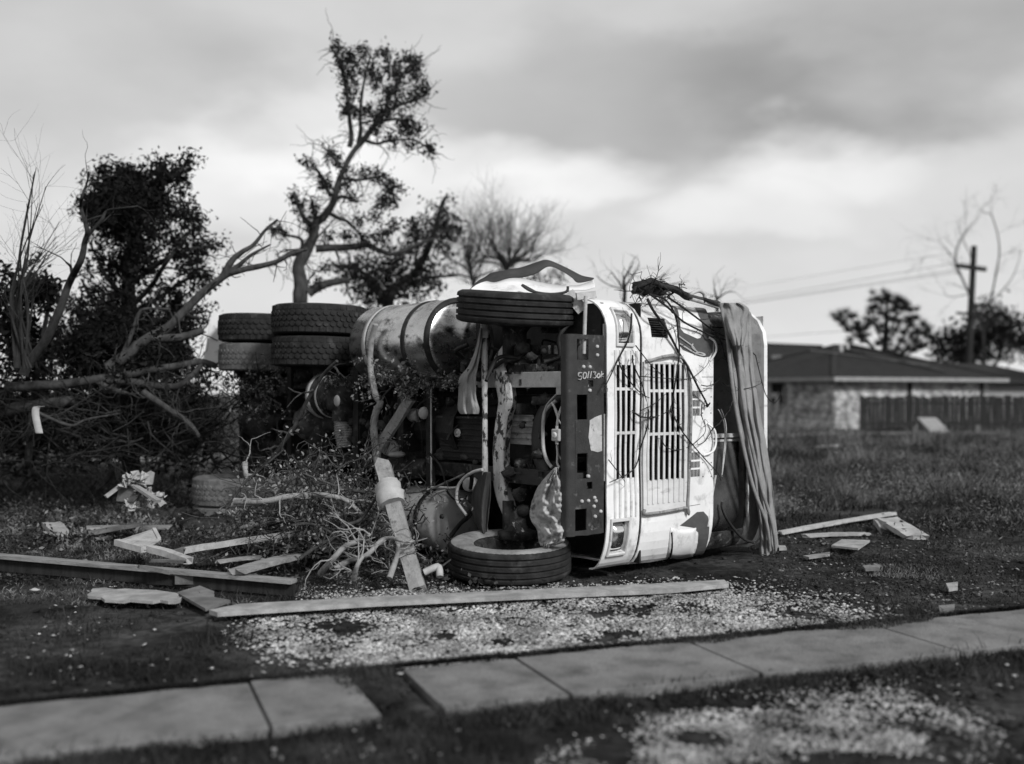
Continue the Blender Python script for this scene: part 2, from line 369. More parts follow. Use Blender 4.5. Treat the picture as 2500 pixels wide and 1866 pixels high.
def wof(px): return uwz(frt(px, 848, UF))[1]
def sof(py, px=1420): return fsw(px, py)[0]
W_A, W_B, W_C, W_D, W_E, W_F = wof(1312), wof(1382), wof(1387), wof(1481), wof(1541), wof(1620)
W_R = wof(1664)
def tb(mb, u0, u1, w0, w1, z0, z1): return mb.box(T((u0+u1)/2, (w0+w1)/2, (z0+z1)/2), (abs(u1-u0), abs(w1-w0), abs(z1-z0)), TR)
def rect_sw(x0, y0, x1, y1, cx=None):                    # px rectangle -> (s0,w0,s1,w1)
    a = fsw((x0+x1)/2, y1)[0]; b = fsw((x0+x1)/2, y0)[0]; return (a, wof(x0), b, wof(x1))
# --- cab skin
HL1 = rect_sw(1334, 676, 1365, 742); HL2 = rect_sw(1322, 1128, 1357, 1194)
GS = rect_sw(1328, 789, 1375, 1034); GM = rect_sw(1396, 789, 1476, 1036)
VT = rect_sw(1408, 688, 1445, 730); V1 = rect_sw(1490, 845, 1513, 899); V2 = rect_sw(1488, 978, 1512, 1031)
skin = MB(); plate(skin, (S0-LB-.02, W_A, S1+LT+.02, W_B), [HL1, HL2, GS], fpos, .012, .07)
cab = skin.build('cab_body', 'white_paint', truck)
m = MB(); plate(m, (S0-LB-1.6, W_C, S1+LT+1.6, W_E), [GM, VT, V1, V2], fpos, .012, .09); upper = m.build('front_panel', 'white_paint', truck)
m = MB(); plate(m, (S0-LB-1.6, W_E+.002, S1+LT+1.6, W_F), [(-.97, W_E+.03, .93, W_F-.02)], lambda s, w, d: fpos(s, w, d-.035), .02, .1); m.build('windshield_surround', 'muddy_steel', truck)
# roof cap with its rounded visor
m = MB()
def rpos(s, w, d):
    u, z, nu, nz = prof(s*1.0); bulge = .05*math.sin(max(0, min(1, (w-W_F)/(W_R-W_F)))*math.pi)
    return T(u-.06+nu*(d-bulge)+.0, w, 1.2+(z-1.2)*.985+nz*d)
plate(m, (S0-LB-1.4, W_F+.012, S1+LT+1.4, W_R-.03), [], rpos, .012, .09); roofcap = m.build('roof_visor', 'visor_grey', truck)
m = MB(); plate(m, (S0-LB-1.4, W_R-.03, S1+LT+1.4, W_R), [], lambda s, w, d: rpos(s, w, d+.03), .03, .12); m.build('roof_rim', 'white_paint', roofcap)
m = MB(); plate(m, (S0-.1, W_F-.004, S1+.1, W_F+.012), [], lambda s, w, d: fpos(s, w, d-.02), .03, .12); m.build('windshield_gasket', 'pale_steel', truck)
m = MB(); tb(m, -1.28, UF-.08, W_R+.001, W_R+.02, ZB+.06, ZT-.06); m.build('roof', 'worn_panel', truck)
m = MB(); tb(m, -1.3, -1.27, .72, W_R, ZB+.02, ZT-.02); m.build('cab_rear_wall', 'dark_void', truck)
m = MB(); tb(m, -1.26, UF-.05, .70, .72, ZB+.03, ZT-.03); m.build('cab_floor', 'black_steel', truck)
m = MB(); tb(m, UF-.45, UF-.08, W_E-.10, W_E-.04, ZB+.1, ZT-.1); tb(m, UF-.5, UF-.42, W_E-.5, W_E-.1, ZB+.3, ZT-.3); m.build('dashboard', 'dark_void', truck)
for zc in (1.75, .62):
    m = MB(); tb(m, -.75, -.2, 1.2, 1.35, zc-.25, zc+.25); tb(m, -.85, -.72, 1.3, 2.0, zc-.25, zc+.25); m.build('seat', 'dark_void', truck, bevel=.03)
# radiator and fins behind the grille, near-black: slot shade put into the colour
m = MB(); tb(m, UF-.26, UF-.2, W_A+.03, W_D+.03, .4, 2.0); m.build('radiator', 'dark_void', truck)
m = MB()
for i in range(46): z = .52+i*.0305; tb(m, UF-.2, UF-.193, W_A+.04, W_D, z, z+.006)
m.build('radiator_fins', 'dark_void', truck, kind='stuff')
# grille bars
def bars(opening, n, cross, name, u_out, s_lo, s_hi, holew):
    w0, w1 = opening[1], opening[3]; pitch = (w1-w0)/n
    for i in range(n+1):
        w = w0+i*pitch
        if i == 0: w += .006
        if i == n: w -= .006
        b = MB(); plate(b, (s_lo, w-holew/2, s_hi, w+holew/2), [], lambda s, ww, d: fpos(s, ww, d+u_out), .008, .15); b.build(name, 'worn_panel', cabf)
    for sc in cross:
        b = MB(); plate(b, (sc-.012, w0, sc+.012, w1), [], lambda s, ww, d: fpos(s, ww, d+u_out-.004), .02, .3); b.build('grille_crossbar', 'worn_panel', cabf)
cabf = cab
bars(GS, 4, (sof(841, 1350), sof(936, 1350)), 'grille_bar', .008, sof(1118, 1350), sof(758, 1350), .022)
GF = rect_sw(1389, 783, 1481, 1104)
fr = MB(); plate(fr, (GF[0], W_C+.004, GF[2], W_D+.002), [(GM[0]-.004, GM[1]-.004, GM[2]+.004, GM[3]+.004)], lambda s, w, d: fpos(s, w, d+.022+.0*w), .022, .12)
cabf = grille = fr.build('grille_frame', 'worn_panel', truck, bevel=.004)
bars(GM, 7, (sof(845), sof(938)), 'grille_bar', .030, sof(1088), sof(786), .024)
rim = MB(); rimp = [fpos(GF[2], W_C+.01, .03), fpos(GF[2]-.04, W_D, .03), fpos(GF[0]+.05, W_D, .03), fpos(GF[0]+.01, W_D-.03, .03), fpos(GF[0]-.01, W_C+.04, .03), fpos(GF[0]+.03, W_C+.01, .03)]
rim.tube(spline(rimp, 5), .014, 6); rim.build('grille_rim', 'oil_pan', grille)
# headlights
for hl, lab in ((HL1, 'upper'), (HL2, 'lower')):
    s0, w0, s1, w1 = hl; b = MB()
    plate(b, (s0-.03, w0-.018, s1+.03, w1+.018), [(s0, w0, s1, w1)], lambda s, w, d: fpos(s, w, d+.02), .06, .05)
    h = b.build('headlight', 'worn_panel', truck, bevel=.006)
    n = 12; rows = []
    for i in range(n+1):
        a = i/n; row = []
        for j in range(9):
            c = j/8; x = 2*a-1; y = 2*c-1; k = math.sqrt(max(0, (1-x**4)*(1-y**4))); row.append(fpos(s0+(s1-s0)*a, w0+(w1-w0)*c, -.055+.075*k*k))
        rows.append(row)
    b = MB(); b.grid(rows); b.build('lamp_glass', 'lamp_glass', h)
    b = MB(); plate(b, (s0-.002, w0-.002, s1+.002, w1+.002), [], lambda s, w, d: fpos(s, w, d-.055), .01, .1); b.build('lamp_bowl', 'black_steel', h)
# vents
def slatted(v, name, nrow, horizontal, mt='worn_panel', parentm=upper):
    s0, w0, s1, w1 = v; b = MB(); plate(b, (s0-.01, w0-.01, s1+.01, w1+.01), [], lambda s, w, d: fpos(s, w, d-.03), .01, .1); h = b.build(name, 'dark_void', parentm)
    b = MB()
    if horizontal:
        for i in range(nrow): s = s0+(s1-s0)*(i+.5)/nrow; plate(b, (s-.004, w0, s+.004, w1), [], lambda a, w, d: fpos(a, w, d-.012), .01)
    else:
        for i in range(nrow): w = w0+(w1-w0)*(i+.5)/nrow; plate(b, (s0, w-.002, s1, w+.002), [], lambda a, c, d: fpos(a, c, d-.002), .002)
        for f in (.33, .66): s = s0+(s1-s0)*f; plate(b, (s-.008, w0, s+.008, w1), [], lambda a, c, d: fpos(a, c, d-.001), .01)
    b.build('vent_slats', mt, h, kind='stuff')
slatted(V1, 'vent', 8, False, 'white_paint'); slatted(V2, 'vent', 8, False, 'white_paint'); slatted(VT, 'vent', 8, True, 'black_steel')
# seams, access panel edge, screws and grab handles
for (x0, y0, x1, y1) in ((1516, 815, 1540, 815), (1518, 840, 1538, 840), (1484, 1095, 1512, 1090), (1484, 800, 1484, 1090)):
    b = MB(); a = fsw(x0, y0); c = fsw(x1, y1); b.tube([fpos(a[0]+(c[0]-a[0])*t/6, a[1]+(c[1]-a[1])*t/6, .0015) for t in range(7)], .0022, 4); b.build('panel_seam', 'black_steel', upper)
scr = MB()
for x in (1518, 1536):
    for y in (858, 893, 1000, 1030):
        a = fsw(x, y); scr.ball(fpos(*a, .002), .006, 6)
scr.build('screws', 'black_steel', upper, kind='stuff')
for pl in (((1528, 915), (1536, 930), (1538, 955), (1532, 975), (1519, 985)), ((1533, 780), (1538, 760), (1536, 740), (1530, 730))):
    b = MB(); pp = [fsw(*q) for q in pl]; b.tube(spline([fpos(q[0], q[1], .005 if i in (0, len(pp)-1) else .04) for i, q in enumerate(pp)]), .010, 7); b.build('grab_handle', 'white_paint', upper)
# dark stripe of the livery and its chrome script
liv = [([d3(1500, 0), d3(1570, 130), d3(1600, 300), d3(1605, 560), d3(1625, 690), d3(1700, 790), d3(1880, 860), d3(2050, 915), d3(2140, 900), d3(2190, 820), d3(2196, 500), d3(2120, 250), d3(2030, 80), d3(1900, 0), d3(1850, 0), d3(1960, 200), d3(2030, 420), d3(2030, 520), d3(1990, 590), d3(1940, 600), d3(1720, 500), d3(1660, 430), d3(1640, 250), d3(1600, 80)]),
       ([c4(770, 1040), c4(860, 970), c4(920, 920), c4(980, 915), c4(1020, 960), c4(1030, 1060), c4(1010, 1200), c4(960, 1330), c4(880, 1360), c4(930, 1200), c4(935, 1100), c4(890, 1060), c4(800, 1045)]),
       ([c4(715, 1070), c4(860, 1080), c4(715, 1130)])]
for pl in liv:
    b = MB(); clip_poly_to_surface(b, [fsw(*q) for q in pl], fpos, .06, .003); b.build('painted_stripe', 'dark_stripe', upper)
b = MB()
for pl in ([(1620, 560), (1700, 620), (1800, 690), (1860, 740), (1900, 800)], [(1625, 680), (1720, 740), (1830, 810), (1900, 850), (1990, 880), (2050, 880), (2040, 860), (1960, 835), (1900, 840)], [(1860, 690), (1840, 740), (1880, 790), (1930, 830), (1890, 860)]):
    pp = [fsw(*d3(*q)) for q in pl]; b.tube(spline([fpos(q[0], q[1], .008) for q in pp], 4), .008, 5)
b.build('chrome_script', 'pale_steel', upper)
# sprung panel at the lower corner
rows = []
for i in range(7):
    t = i/6; row = []
    for j in range(7):
        c = j/6; x = 1448+55*c-6*t; y = 1140+62*t+4*math.sin(c*3); q = fsw(x, y); row.append(fpos(q[0], q[1], .006+.008*math.sin(c*math.pi)*(1-t*.4)))
    rows.append(row)
b = MB(); b.grid(rows); b.build('sprung_body_panel', 'white_paint', truck, solid=.008)
b = MB(); pp = [fsw(x, y) for (x, y) in ((1449, 1150), (1450, 1180), (1447, 1200), (1440, 1218), (1430, 1232))]; b.tube(spline([fpos(*q, .006) for q in pp]), .012, 6); b.build('panel_gap', 'dark_void', truck)
# edge flanges of the front beside the bumper
for (x0, y0, x1, y1, off) in ((1306, 700, 1313, 860-10, -.05), (1302, 895, 1312, 1040, -.03)):
    a = frt(x0, y0, UF+off); c = frt(x1, y1, UF+off); _, w0, z1 = uwz(a); _, w1, z0 = uwz(c); b = MB(); tb(b, UF+off-.02, UF+off, w0, w1, z0, z1); b.build('edge_flange', 'pale_steel', truck, bevel=.004)
# --- windshield: upper half gone, lower pane still in place, wiper
zc = uwz(frt(1580, 941, UF-.08))[2]
m = MB(); tb(m, UF-.10, UF-.06, W_E+.02, W_F-.01, zc-.018, zc+.018); tb(m, UF-.12, UF-.08, W_E+.02, W_F-.01, zc-.055, zc-.035); m.build('windshield_post', 'pale_steel', truck)
rows = []
for i in range(15):
    t = i/14; rows.append([T(UF-.075-.22*max(0, (t-.72)/.28)**2-.03*c/4, W_E+.03+(W_F-W_E-.06)*c/4, zc-.06-(zc-.06-.18)*t) for c in range(5)])
m = MB(); m.grid(rows); m.build('windshield_pane', 'glass_dark', truck, solid=.007)
m = MB(); m.tube(spline([frt(x, y, UF-.03) for x, y in (c4(1150, 830), c4(1150, 880), c4(1190, 980), c4(1270, 1090), c4(1340, 1160), c4(1430, 1195))]), .013, 6); wb = m.build('wiper_blade', 'rubber', truck)
m = MB(); m.tube(spline([frt(x, y, UF-.01) for x, y in (c4(1090, 590), c4(1060, 760), c4(1030, 900), c4(1020, 1050))]), .012, 6); m.build('windshield_trim', 'pale_steel', truck)
for pl in ([c4(1140, 0), c4(1180, 120), c4(1185, 260), c4(1170, 420), c4(1145, 600)], [c4(1115, 0), c4(1160, 100), c4(1175, 240), c4(1160, 430), c4(1150, 560)]):
    m = MB(); m.tube(spline([frt(*q, UF+.0) for q in pl]), .006, 6); m.build('dangling_cable', 'pale_steel', truck)
# --- bumper plate with its cut-outs
BU = UF-.02
def bz(py): return uwz(frt(1260, py, BU))[2]
def bw_(px): return uwz(frt(px, 900, BU))[1]
z0, z1 = bz(1158), bz(723); holes = [(bz(778), bw_(1247), bz(733), bw_(1271)), (bz(907), bw_(1247), bz(853), bw_(1270)), (bz(1035), bw_(1247), bz(980), bw_(1270)), (bz(1147), bw_(1243), bz(1100), bw_(1268)), (bz(836), bw_(1271), bz(822), bw_(1282)), (bz(1058), bw_(1268), bz(1043), bw_(1280))]
wl, wr, wbl = bw_(1243), bw_(1305), bw_(1225)
def bpos(z, w, d): return T(BU+d+.006*noise.noise(Vector((z*3, w*5, 0))), w, z+.012*noise.noise(Vector((z*2, w*9, 5)))*(1 if (z < z0+.01 or z > z1-.01) else 0))
m = MB(); plate(m, (z0, wl, z1, wr), holes, bpos, .012, .09)
rows = []
for i in range(9):
    a = math.pi/2*i/8; rows.append([T(BU-.04+.04*math.cos(a), wl-(wl-wbl)*.8*math.sin(a), z0+(z1-z0)*j/12) for j in range(13)])
rows.append([T(BU-.09, wl-(wl-wbl)*.8, z0+(z1-z0)*j/12) for j in range(13)]); m.grid(rows)
bump = m.build('bumper', 'bumper_steel', truck)
for px, py in ((1287, 755), (1287, 773), (1258+0, 783+18), (1270, 801), (1273, 850+18), ) :
    pass
bolts = [d3(262, 735), d3(265, 878), d3(33, 1075), d3(140, 1078), d3(138, 1472), c2(1362, 825), c2(1420, 820), c2(1475, 793), c2(1487, 820), c2(1470, 870), c2(1530, 915), c2(1480, 960), c2(1420, 600)]
for q in bolts:
    a = frt(q[0], q[1], BU+.004); m = MB(); m.lathe(a, FU, [(.0, .014), (.008, .013), (.014, .007), (.016, 0), (.016, -.01)], 10); m.build('bolt', 'pale_steel', bump)
m = MB(); clip = [(bz(y), bw_(x)) for x, y in (c2(1430, 130), c2(1430, 100), c2(1480, 70), c2(1535, 50), c2(1540, 380), c2(1500, 390), c2(1440, 370), c2(1418, 250))]; clip_poly_to_surface(m, clip, bpos, .05, .003); m.build('scraped_patch', 'pale_steel', bump)
m = MB(); clip = [(bz(y), bw_(x)) for x, y in (c2(1440, 900), c2(1500, 850), c2(1530, 900), c2(1540, 1080), c2(1440, 1095), c2(1415, 1040), c2(1450, 980))]; clip_poly_to_surface(m, clip, bpos, .05, .003); m.build('scraped_patch', 'muddy_steel', bump)
# white hand-painted writing: 50//30k
strokes = [[(1362, 1140), (1332, 1143), (1330, 1172), (1352, 1172), (1356, 1188), (1345, 1203), (1328, 1198)], [(1378, 1142), (1372, 1165), (1376, 1192), (1395, 1185), (1402, 1160), (1395, 1142), (1376, 1141)], [(1424, 1128), (1412, 1190)], [(1447, 1126), (1436, 1188)],
           [(1460, 1135), (1484, 1134), (1474, 1155), (1488, 1170), (1478, 1188), (1460, 1186)], [(1508, 1150), (1498, 1165), (1500, 1182), (1514, 1184), (1522, 1165), (1514, 1150), (1504, 1152)], [(1538, 1126), (1530, 1182)], [(1554, 1148), (1534, 1162), (1552, 1178)]]
m = MB()
for st in strokes:
    pp = [frt(*c1(*q), BU+.006) for q in st]; m.tube(spline(pp, 4), .007, 5, flat=.5)
m.build('painted_number', 'plastic_white', bump)
m = MB(); tb(m, BU-.3, BU-.02, .0, .05, 1.50, 1.56); m.build('white_bracket', 'plastic_white', truck)
m = MB(); a = frt(1258, 765, BU-.12); m.ball(a, .07, 8, (1, 1, 1.2), .15); m.build('white_lump', 'plastic_white', truck)
m = MB(); m.tube([frt(1266, 640, BU-.02), frt(1264, 700, BU-.03), frt(1262, 765, BU-.04)], .016, 7); m.build('stay_rod', 'pale_steel', truck)
# --- wheels
def tyre_mesh(R, wd, style):
    m = MB(); h = wd/2; ri = R*.56
    if style == 'rib':
        p = [(ri, -h*.72), (ri+.04, -h*.86), (R-.12, -h), (R-.045, -h*.97), (R-.012, -h*.86), (R-.003, -h*.78)]
        for k in range(4):
            c = (-.54+.36*k)*h; p += [(R-.0004, c-.013), (R, c-.0095), (R-.002, c-.0085), (R-.016, c-.0065), (R-.016, c+.0065), (R-.002, c+.0085), (R, c+.0095), (R-.0004, c+.013)]
        p += [(R-.003, h*.78), (R-.012, h*.86), (R-.045, h*.97), (R-.12, h), (ri+.04, h*.86), (ri, h*.72)]
        m.lathe((0, 0, 0), (0, 0, 1), p, 64, True)
    else:
        Rb = R-.014
        p = [(ri, -h*.72), (ri+.04, -h*.86), (R-.12, -h), (R-.05, -h*.985), (Rb-.006, -h*.90), (Rb, -h*.8), (Rb, h*.8), (Rb-.006, h*.90), (R-.05, h*.985), (R-.12, h), (ri+.04, h*.86), (ri, h*.72)]
        m.lathe((0, 0, 0), (0, 0, 1), p, 72, True); n = 44
        for row in range(5):
            c = (-.72+.36*row)*h; hw = .165*h; worn = 0 if style == 'lug' else .005
            for k in range(n):
                a0 = 2*math.pi*(k+(.5 if row % 2 else 0))/n; da = 2*math.pi/n*.44
                if row in (0, 4): pol = [(-.92, -1), (.92, -1), (.92, .75), (0, 1.02), (-.92, .75)] if row == 0 else [(-.92, -.75), (0, -1.02), (.92, -.75), (.92, 1), (-.92, 1)]
                else: pol = [(-.95, -.45), (-.2, -1.08), (.55, -1.0), (.98, .0), (.55, 1.0), (-.2, 1.08), (-.95, .45)]
                vs_ = []
                for rr, kk in ((Rb-.004, 1.0), (R-worn-(.008 if row in (0, 4) else 0), .95)):
                    for (x, y) in pol: a = a0+x*da*kk; vs_.append((math.cos(a)*rr, math.sin(a)*rr, c+y*hw*kk))
                q = len(pol); m.add(vs_, [tuple(range(q, 2*q))]+[(i, (i+1) % q, q+(i+1) % q, q+i) for i in range(q)])
    me = bpy.data.meshes.new('tyre'); me.from_pydata(m.v, [], m.f); me.polygons.foreach_set('use_smooth', m.sm); return me
def rim_mesh(R):
    m = MB(); r = R*.56; m.lathe((0, 0, 0), (0, 0, 1), [(0, .06), (.09, .06), (.10, .02), (.16, 0), (r*.8, -.02), (r*.88, -.09), (r*.98, -.10), (r*1.03, -.115), (r*1.03, -.1), (r*.98, .1), (r*1.03, .105), (r*1.03, .12), (r*.93, .10), (r*.86, .0), (r*.8, -.01)], 40)
    for k in range(10): a = math.pi*2*k/10; m.lathe((math.cos(a)*.14, math.sin(a)*.14, 0), (0, 0, 1), [(0, .03), (.014, .03), (.016, -.03)], 6, False)
    me = bpy.data.meshes.new('wheel'); me.from_pydata(m.v, [], m.f); me.polygons.foreach_set('use_smooth', m.sm); return me
TM = {'rib': tyre_mesh(.515, .28, 'rib'), 'lug': tyre_mesh(.52, .325, 'lug'), 'worn': tyre_mesh(.52, .325, 'worn')}; RM = rim_mesh(.515)
TM['rib'].materials.append(M_['rubber']); TM['lug'].materials.append(M_['rubber']); TM['worn'].materials.append(M_['rubber_dusty']); RM.materials.append(M_['muddy_steel'])
tms = {}
def wheel(c, style, axis=(0, 0, 1), flip=False, mt=None):
    q = Vector(axis).normalized().to_track_quat('Z', 'Y').to_matrix().to_4x4()
    if flip: q = q @ Matrix.Rotation(math.pi, 4, 'X')
    Mx = Matrix.Translation(c) @ q @ Matrix.Rotation(rnd.uniform(0, 6), 4, 'Z')
    w = bpy.data.objects.new('wheel', RM); place(w, truck, Mx)
    me = TM[style]
    if mt: me = me.copy(); me.materials[0] = M_[mt]
    t = bpy.data.objects.new('tyre', me); place(t, w, Mx); return t
# steering axle: upper wheel slightly toed and drooping, lower one on the ground
t = wheel(T(-.02, 0, 2.24)+Vector((.02, 0, 0)), 'rib', (.055, -.10, 1)); t['label'] = 'ribbed black front tyre'
LWC = T(0, .0, .15)+Vector((-.05, -.22, 0)); LWA = Vector((.01, -.07, 1)).normalized(); t = wheel(LWC, 'rib', LWA, True)
# pale sidewall ring on the lower tyre's inner face
m = MB(); m.lathe((0, 0, 0), (0, 0, 1), [(.295, .105), (.335, .127), (.40, .143), (.47, .139), (.494, .124)], 64)
me = bpy.data.meshes.new('pale_sidewall'); me.from_pydata(m.v, [], m.f); me.polygons.foreach_set('use_smooth', m.sm); me.materials.append(M_['rubber_sidewall'])
o = bpy.data.objects.new('pale_sidewall', me); Mx = Matrix.Translation(LWC) @ LWA.to_track_quat('Z', 'Y').to_matrix().to_4x4(); place(o, t.parent, Mx)
RA1, RA2 = -3.32, -4.66
for ua, st in ((RA1, 'lug'), (RA2, 'worn')):
    e = .0 if ua == RA1 else -.03
    for z in (2.30+e, 1.955+e): wheel(T(ua, 0, z), st if not (ua == RA2 and z > 2.2) else 'lug', (.02, .0, 1))
    for z in (.43, .10): wheel(T(ua-(.0 if ua == RA1 else .10), -.28 if ua == RA2 else -.1, z-(.06 if ua == RA2 else 0)), st, (.0, .0, 1), mt='rubber_dusty')
# --- axles
m = MB(); ax = [frt(0, 0, 0)]*0
prof_ax = [((1104, 738), .05), ((1096, 752), .055), ((1083, 772), .06), ((1082, 800), .065), ((1090, 835), .085), ((1094, 870), .075), ((1086, 905), .06), ((1080, 960), .06), ((1080, 1010), .06), ((1082, 1050), .065), ((1090, 1085), .065), ((1104, 1120), .06), ((1122, 1148), .055)]
pts = [und(x, y, -.02) for (x, y), r in prof_ax]; rs = [r for _, r in prof_ax]
up_ = UW
rows = []
sp_ = spline(pts, 4); rsp = [rs[min(len(rs)-1, int(i/4))]*(1-(i % 4)/4)+rs[min(len(rs)-1, int(i/4)+1)]*((i % 4)/4) for i in range(len(sp_))]
for p, r in zip(sp_, rsp):
    sec = [(-1, -.02), (-1, .0), (-.75, .02), (-.35, .03), (-.3, .10), (.3, .10), (.35, .03), (.75, .02), (1, .0), (1, -.02), (.6, -.035), (-.6, -.035)]
    rows.append([p+FU*(a*r*1.15)+UW*b for a, b in sec])
m.grid(rows, False, True); axle = m.build('front_axle', 'peeling_white', truck, bevel=.004)
for zz, sg in ((2.0, 1), (.42, -1)):
    m = MB(); m.lathe(T(0, .02, zz-.09*sg), (0, 0, sg), [(0, 0), (.06, 0), (.08, .04), (.08, .12), (.11, .16), (.17, .18), (.17, .24), (0, .24)], 16); m.lathe(T(-.05, -.04, zz-.17*sg), (0, 0, sg), [(0, 0), (.05, 0), (.05, .3), (0, .3)], 10); m.ball(T(.1, 0, zz-.1*sg), .07, 8, (1, 1, .8), .1); m.build('kingpin_hub', 'muddy_steel', axle)
m = MB(); a, b_ = und(1047, 716, -.12), und(1049, 1178, -.12)
m.tube([a+(b_-a)*t/8 for t in range(9)], [.022, .03, .026, .024, .024, .026, .026, .024, .02], 10, wob=.03); tr_ = m.build('tie_rod', 'peeling_white', truck)
for q in (a, b_): m = MB(); m.ball(q, .045, 8); m.lathe(q, (0, 0, 1), [(.034, -.06), (.04, 0), (.034, .06)], 8); m.build('rod_end', 'pale_steel', tr_)
# --- chassis rails and cross members
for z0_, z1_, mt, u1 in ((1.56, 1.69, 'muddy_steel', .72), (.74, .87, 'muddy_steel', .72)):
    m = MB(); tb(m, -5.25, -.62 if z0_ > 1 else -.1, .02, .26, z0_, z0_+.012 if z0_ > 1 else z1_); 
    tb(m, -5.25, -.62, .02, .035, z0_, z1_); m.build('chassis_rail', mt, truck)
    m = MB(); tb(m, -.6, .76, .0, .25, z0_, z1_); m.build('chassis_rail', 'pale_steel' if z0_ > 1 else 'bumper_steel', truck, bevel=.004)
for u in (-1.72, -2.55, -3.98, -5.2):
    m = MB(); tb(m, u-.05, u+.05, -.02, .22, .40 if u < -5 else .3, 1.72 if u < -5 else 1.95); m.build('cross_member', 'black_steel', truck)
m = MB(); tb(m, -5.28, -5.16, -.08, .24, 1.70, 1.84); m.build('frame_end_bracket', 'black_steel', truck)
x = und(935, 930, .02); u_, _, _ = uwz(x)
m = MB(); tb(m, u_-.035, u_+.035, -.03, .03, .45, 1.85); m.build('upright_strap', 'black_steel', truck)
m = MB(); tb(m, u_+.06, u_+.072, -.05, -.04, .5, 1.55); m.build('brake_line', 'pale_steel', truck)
m = MB(); tb(m, -5.1, -1.25, .34, .38, .25, 2.12); m.build('sky_block_sheet', 'black_steel', truck)  # added dark sheet, blocks the sky showing through behind the frame
m = MB(); tb(m, -1.6, -1.3, .4, 2.4, .2, 2.1); m.build('cab_back_rack', 'black_steel', truck)
# leaf springs
for zc_ in (1.72, .80):
    m = MB()
    for k in range(6):
        L_ = .75-.1*k; pp = [T(-.0+L_*t, .12-.022*k+.16*(t*L_)**2, zc_) for t in (-1, -.6, -.2, .2, .6, 1)]
        for i in range(5): m.beam(pp[i], pp[i+1], .075, .016, UW)
    m.build('leaf_spring', 'muddy_steel', truck)
    m = MB()
    for du in (-.06, .06): tb(m, du-.01, du+.01, -.06, .16, zc_-.045, zc_-.028); tb(m, du-.01, du+.01, -.06, .16, zc_+.028, zc_+.045)
    m.build('spring_clamp', 'muddy_steel', truck)
# rear axles, differentials, brake drums and chambers, air bags
for ua in (RA1, RA2):
    m = MB(); m.lathe(T(ua, .02, .45), (0, 0, 1), [(.16, 0), (.17, .14), (.09, .2), (.08, .42), (.2, .58), (.25, .74), (.2, .9), (.08, 1.06), (.09, 1.28), (.17, 1.34), (.16, 1.5)], 20); ra = m.build('rear_axle', 'muddy_steel', truck)
    m = MB(); m.lathe(T(ua, .02, 1.19), (FU), [(0, -.1), (.2, -.06), (.22, .02), (.13, .18), (.09, .32), (.06, .36), (.0, .37)], 16); m.ball(T(ua-.02, -.1, 1.19), .2, 12, (1, .9, 1), .04); m.build('differential', 'muddy_steel', ra)
    for zz in (1.72, .68):
        m = MB(); m.lathe(T(ua-.26, -.02, zz), UW, [(0, -.1), (.07, -.09), (.09, -.03), (.095, 0), (.09, .03), (.085, .12), (0, .13)], 14); m.build('brake_chamber', 'muddy_steel', ra)
        m = MB(); m.lathe(T(ua+.3, .0, zz-.1), UW, [(0, -.12), (.10, -.11), (.13, -.07), (.11, -.02), (.13, .03), (.12, .1), (0, .12)], 14); m.build('air_bag', 'black_steel', ra)
# drive shaft, gearbox, engine
m = MB(); m.lathe(T(RA1+.3, .12, 1.18), FU, [(.045, 0), (.08, .05), (.055, .1), (.055, 1.2), (.085, 1.25), (.045, 1.3)], 12); m.build('drive_shaft', 'muddy_steel', truck)
m = MB(); m.lathe(T(-1.75, .26, 1.18), FU, [(0, 0), (.12, .0), (.14, .1), (.2, .14), (.22, .5), (.25, .55), (.3, .85), (.3, .9)], 12, False); m.build('gearbox', 'black_steel', truck, bevel=.01)
m = MB(); tb(m, -.85, .35, .22, .7, .86, 1.5); tb(m, -.75, .2, .5, .7, .6, 1.7); m.build('engine_block', 'black_steel', truck, bevel=.02)
def uu(px, w): return uwz(und(px, 900, w))[0]
# ribbed black battery box
w_ = .03; a = und(950, 903, w_); b_ = und(1046, 1000, w_); ua, _, za = uwz(a); ub_, _, zb = uwz(b_)
m = MB(); tb(m, ua, ub_, w_, w_+.3, zb, za)
for k in range(7): z = zb+(za-zb)*(k+.6)/7.4; tb(m, ua+.02, ub_-.02, w_-.014, w_+.01, z-.008, z+.008)
bb = m.build('ribbed_box', 'black_steel', truck, bevel=.004)
m = MB(); m.lathe(und(990, 936, w_-.01), -UW, [(.0, .02), (.012, .02), (.014, .01), (.03, .012), (.036, .02), (.04, .0)], 16); m.build('cap', 'pale_steel', bb)
m = MB(); tb(m, ua-.02, ub_+.02, w_-.02, w_+.2, za, za+.018); m.build('lid', 'muddy_steel', bb)
# ribbed oil pan right of the axle
w_ = .09; a = und(1098, 897, w_); b_ = und(1150, 962, w_); ua, _, za = uwz(a); ub_, _, zb = uwz(b_)
m = MB(); rows = []
for i in range(33):
    t = i/32; rows.append([T(ua+(ub_-ua)*c/4, w_+.02*(c/4-.5)**2+(.014 if int(t*10) % 2 else 0), zb+(za-zb)*t) for c in range(5)])
m.grid(rows, False); m.build('oil_pan', 'oil_pan', truck, solid=.01)
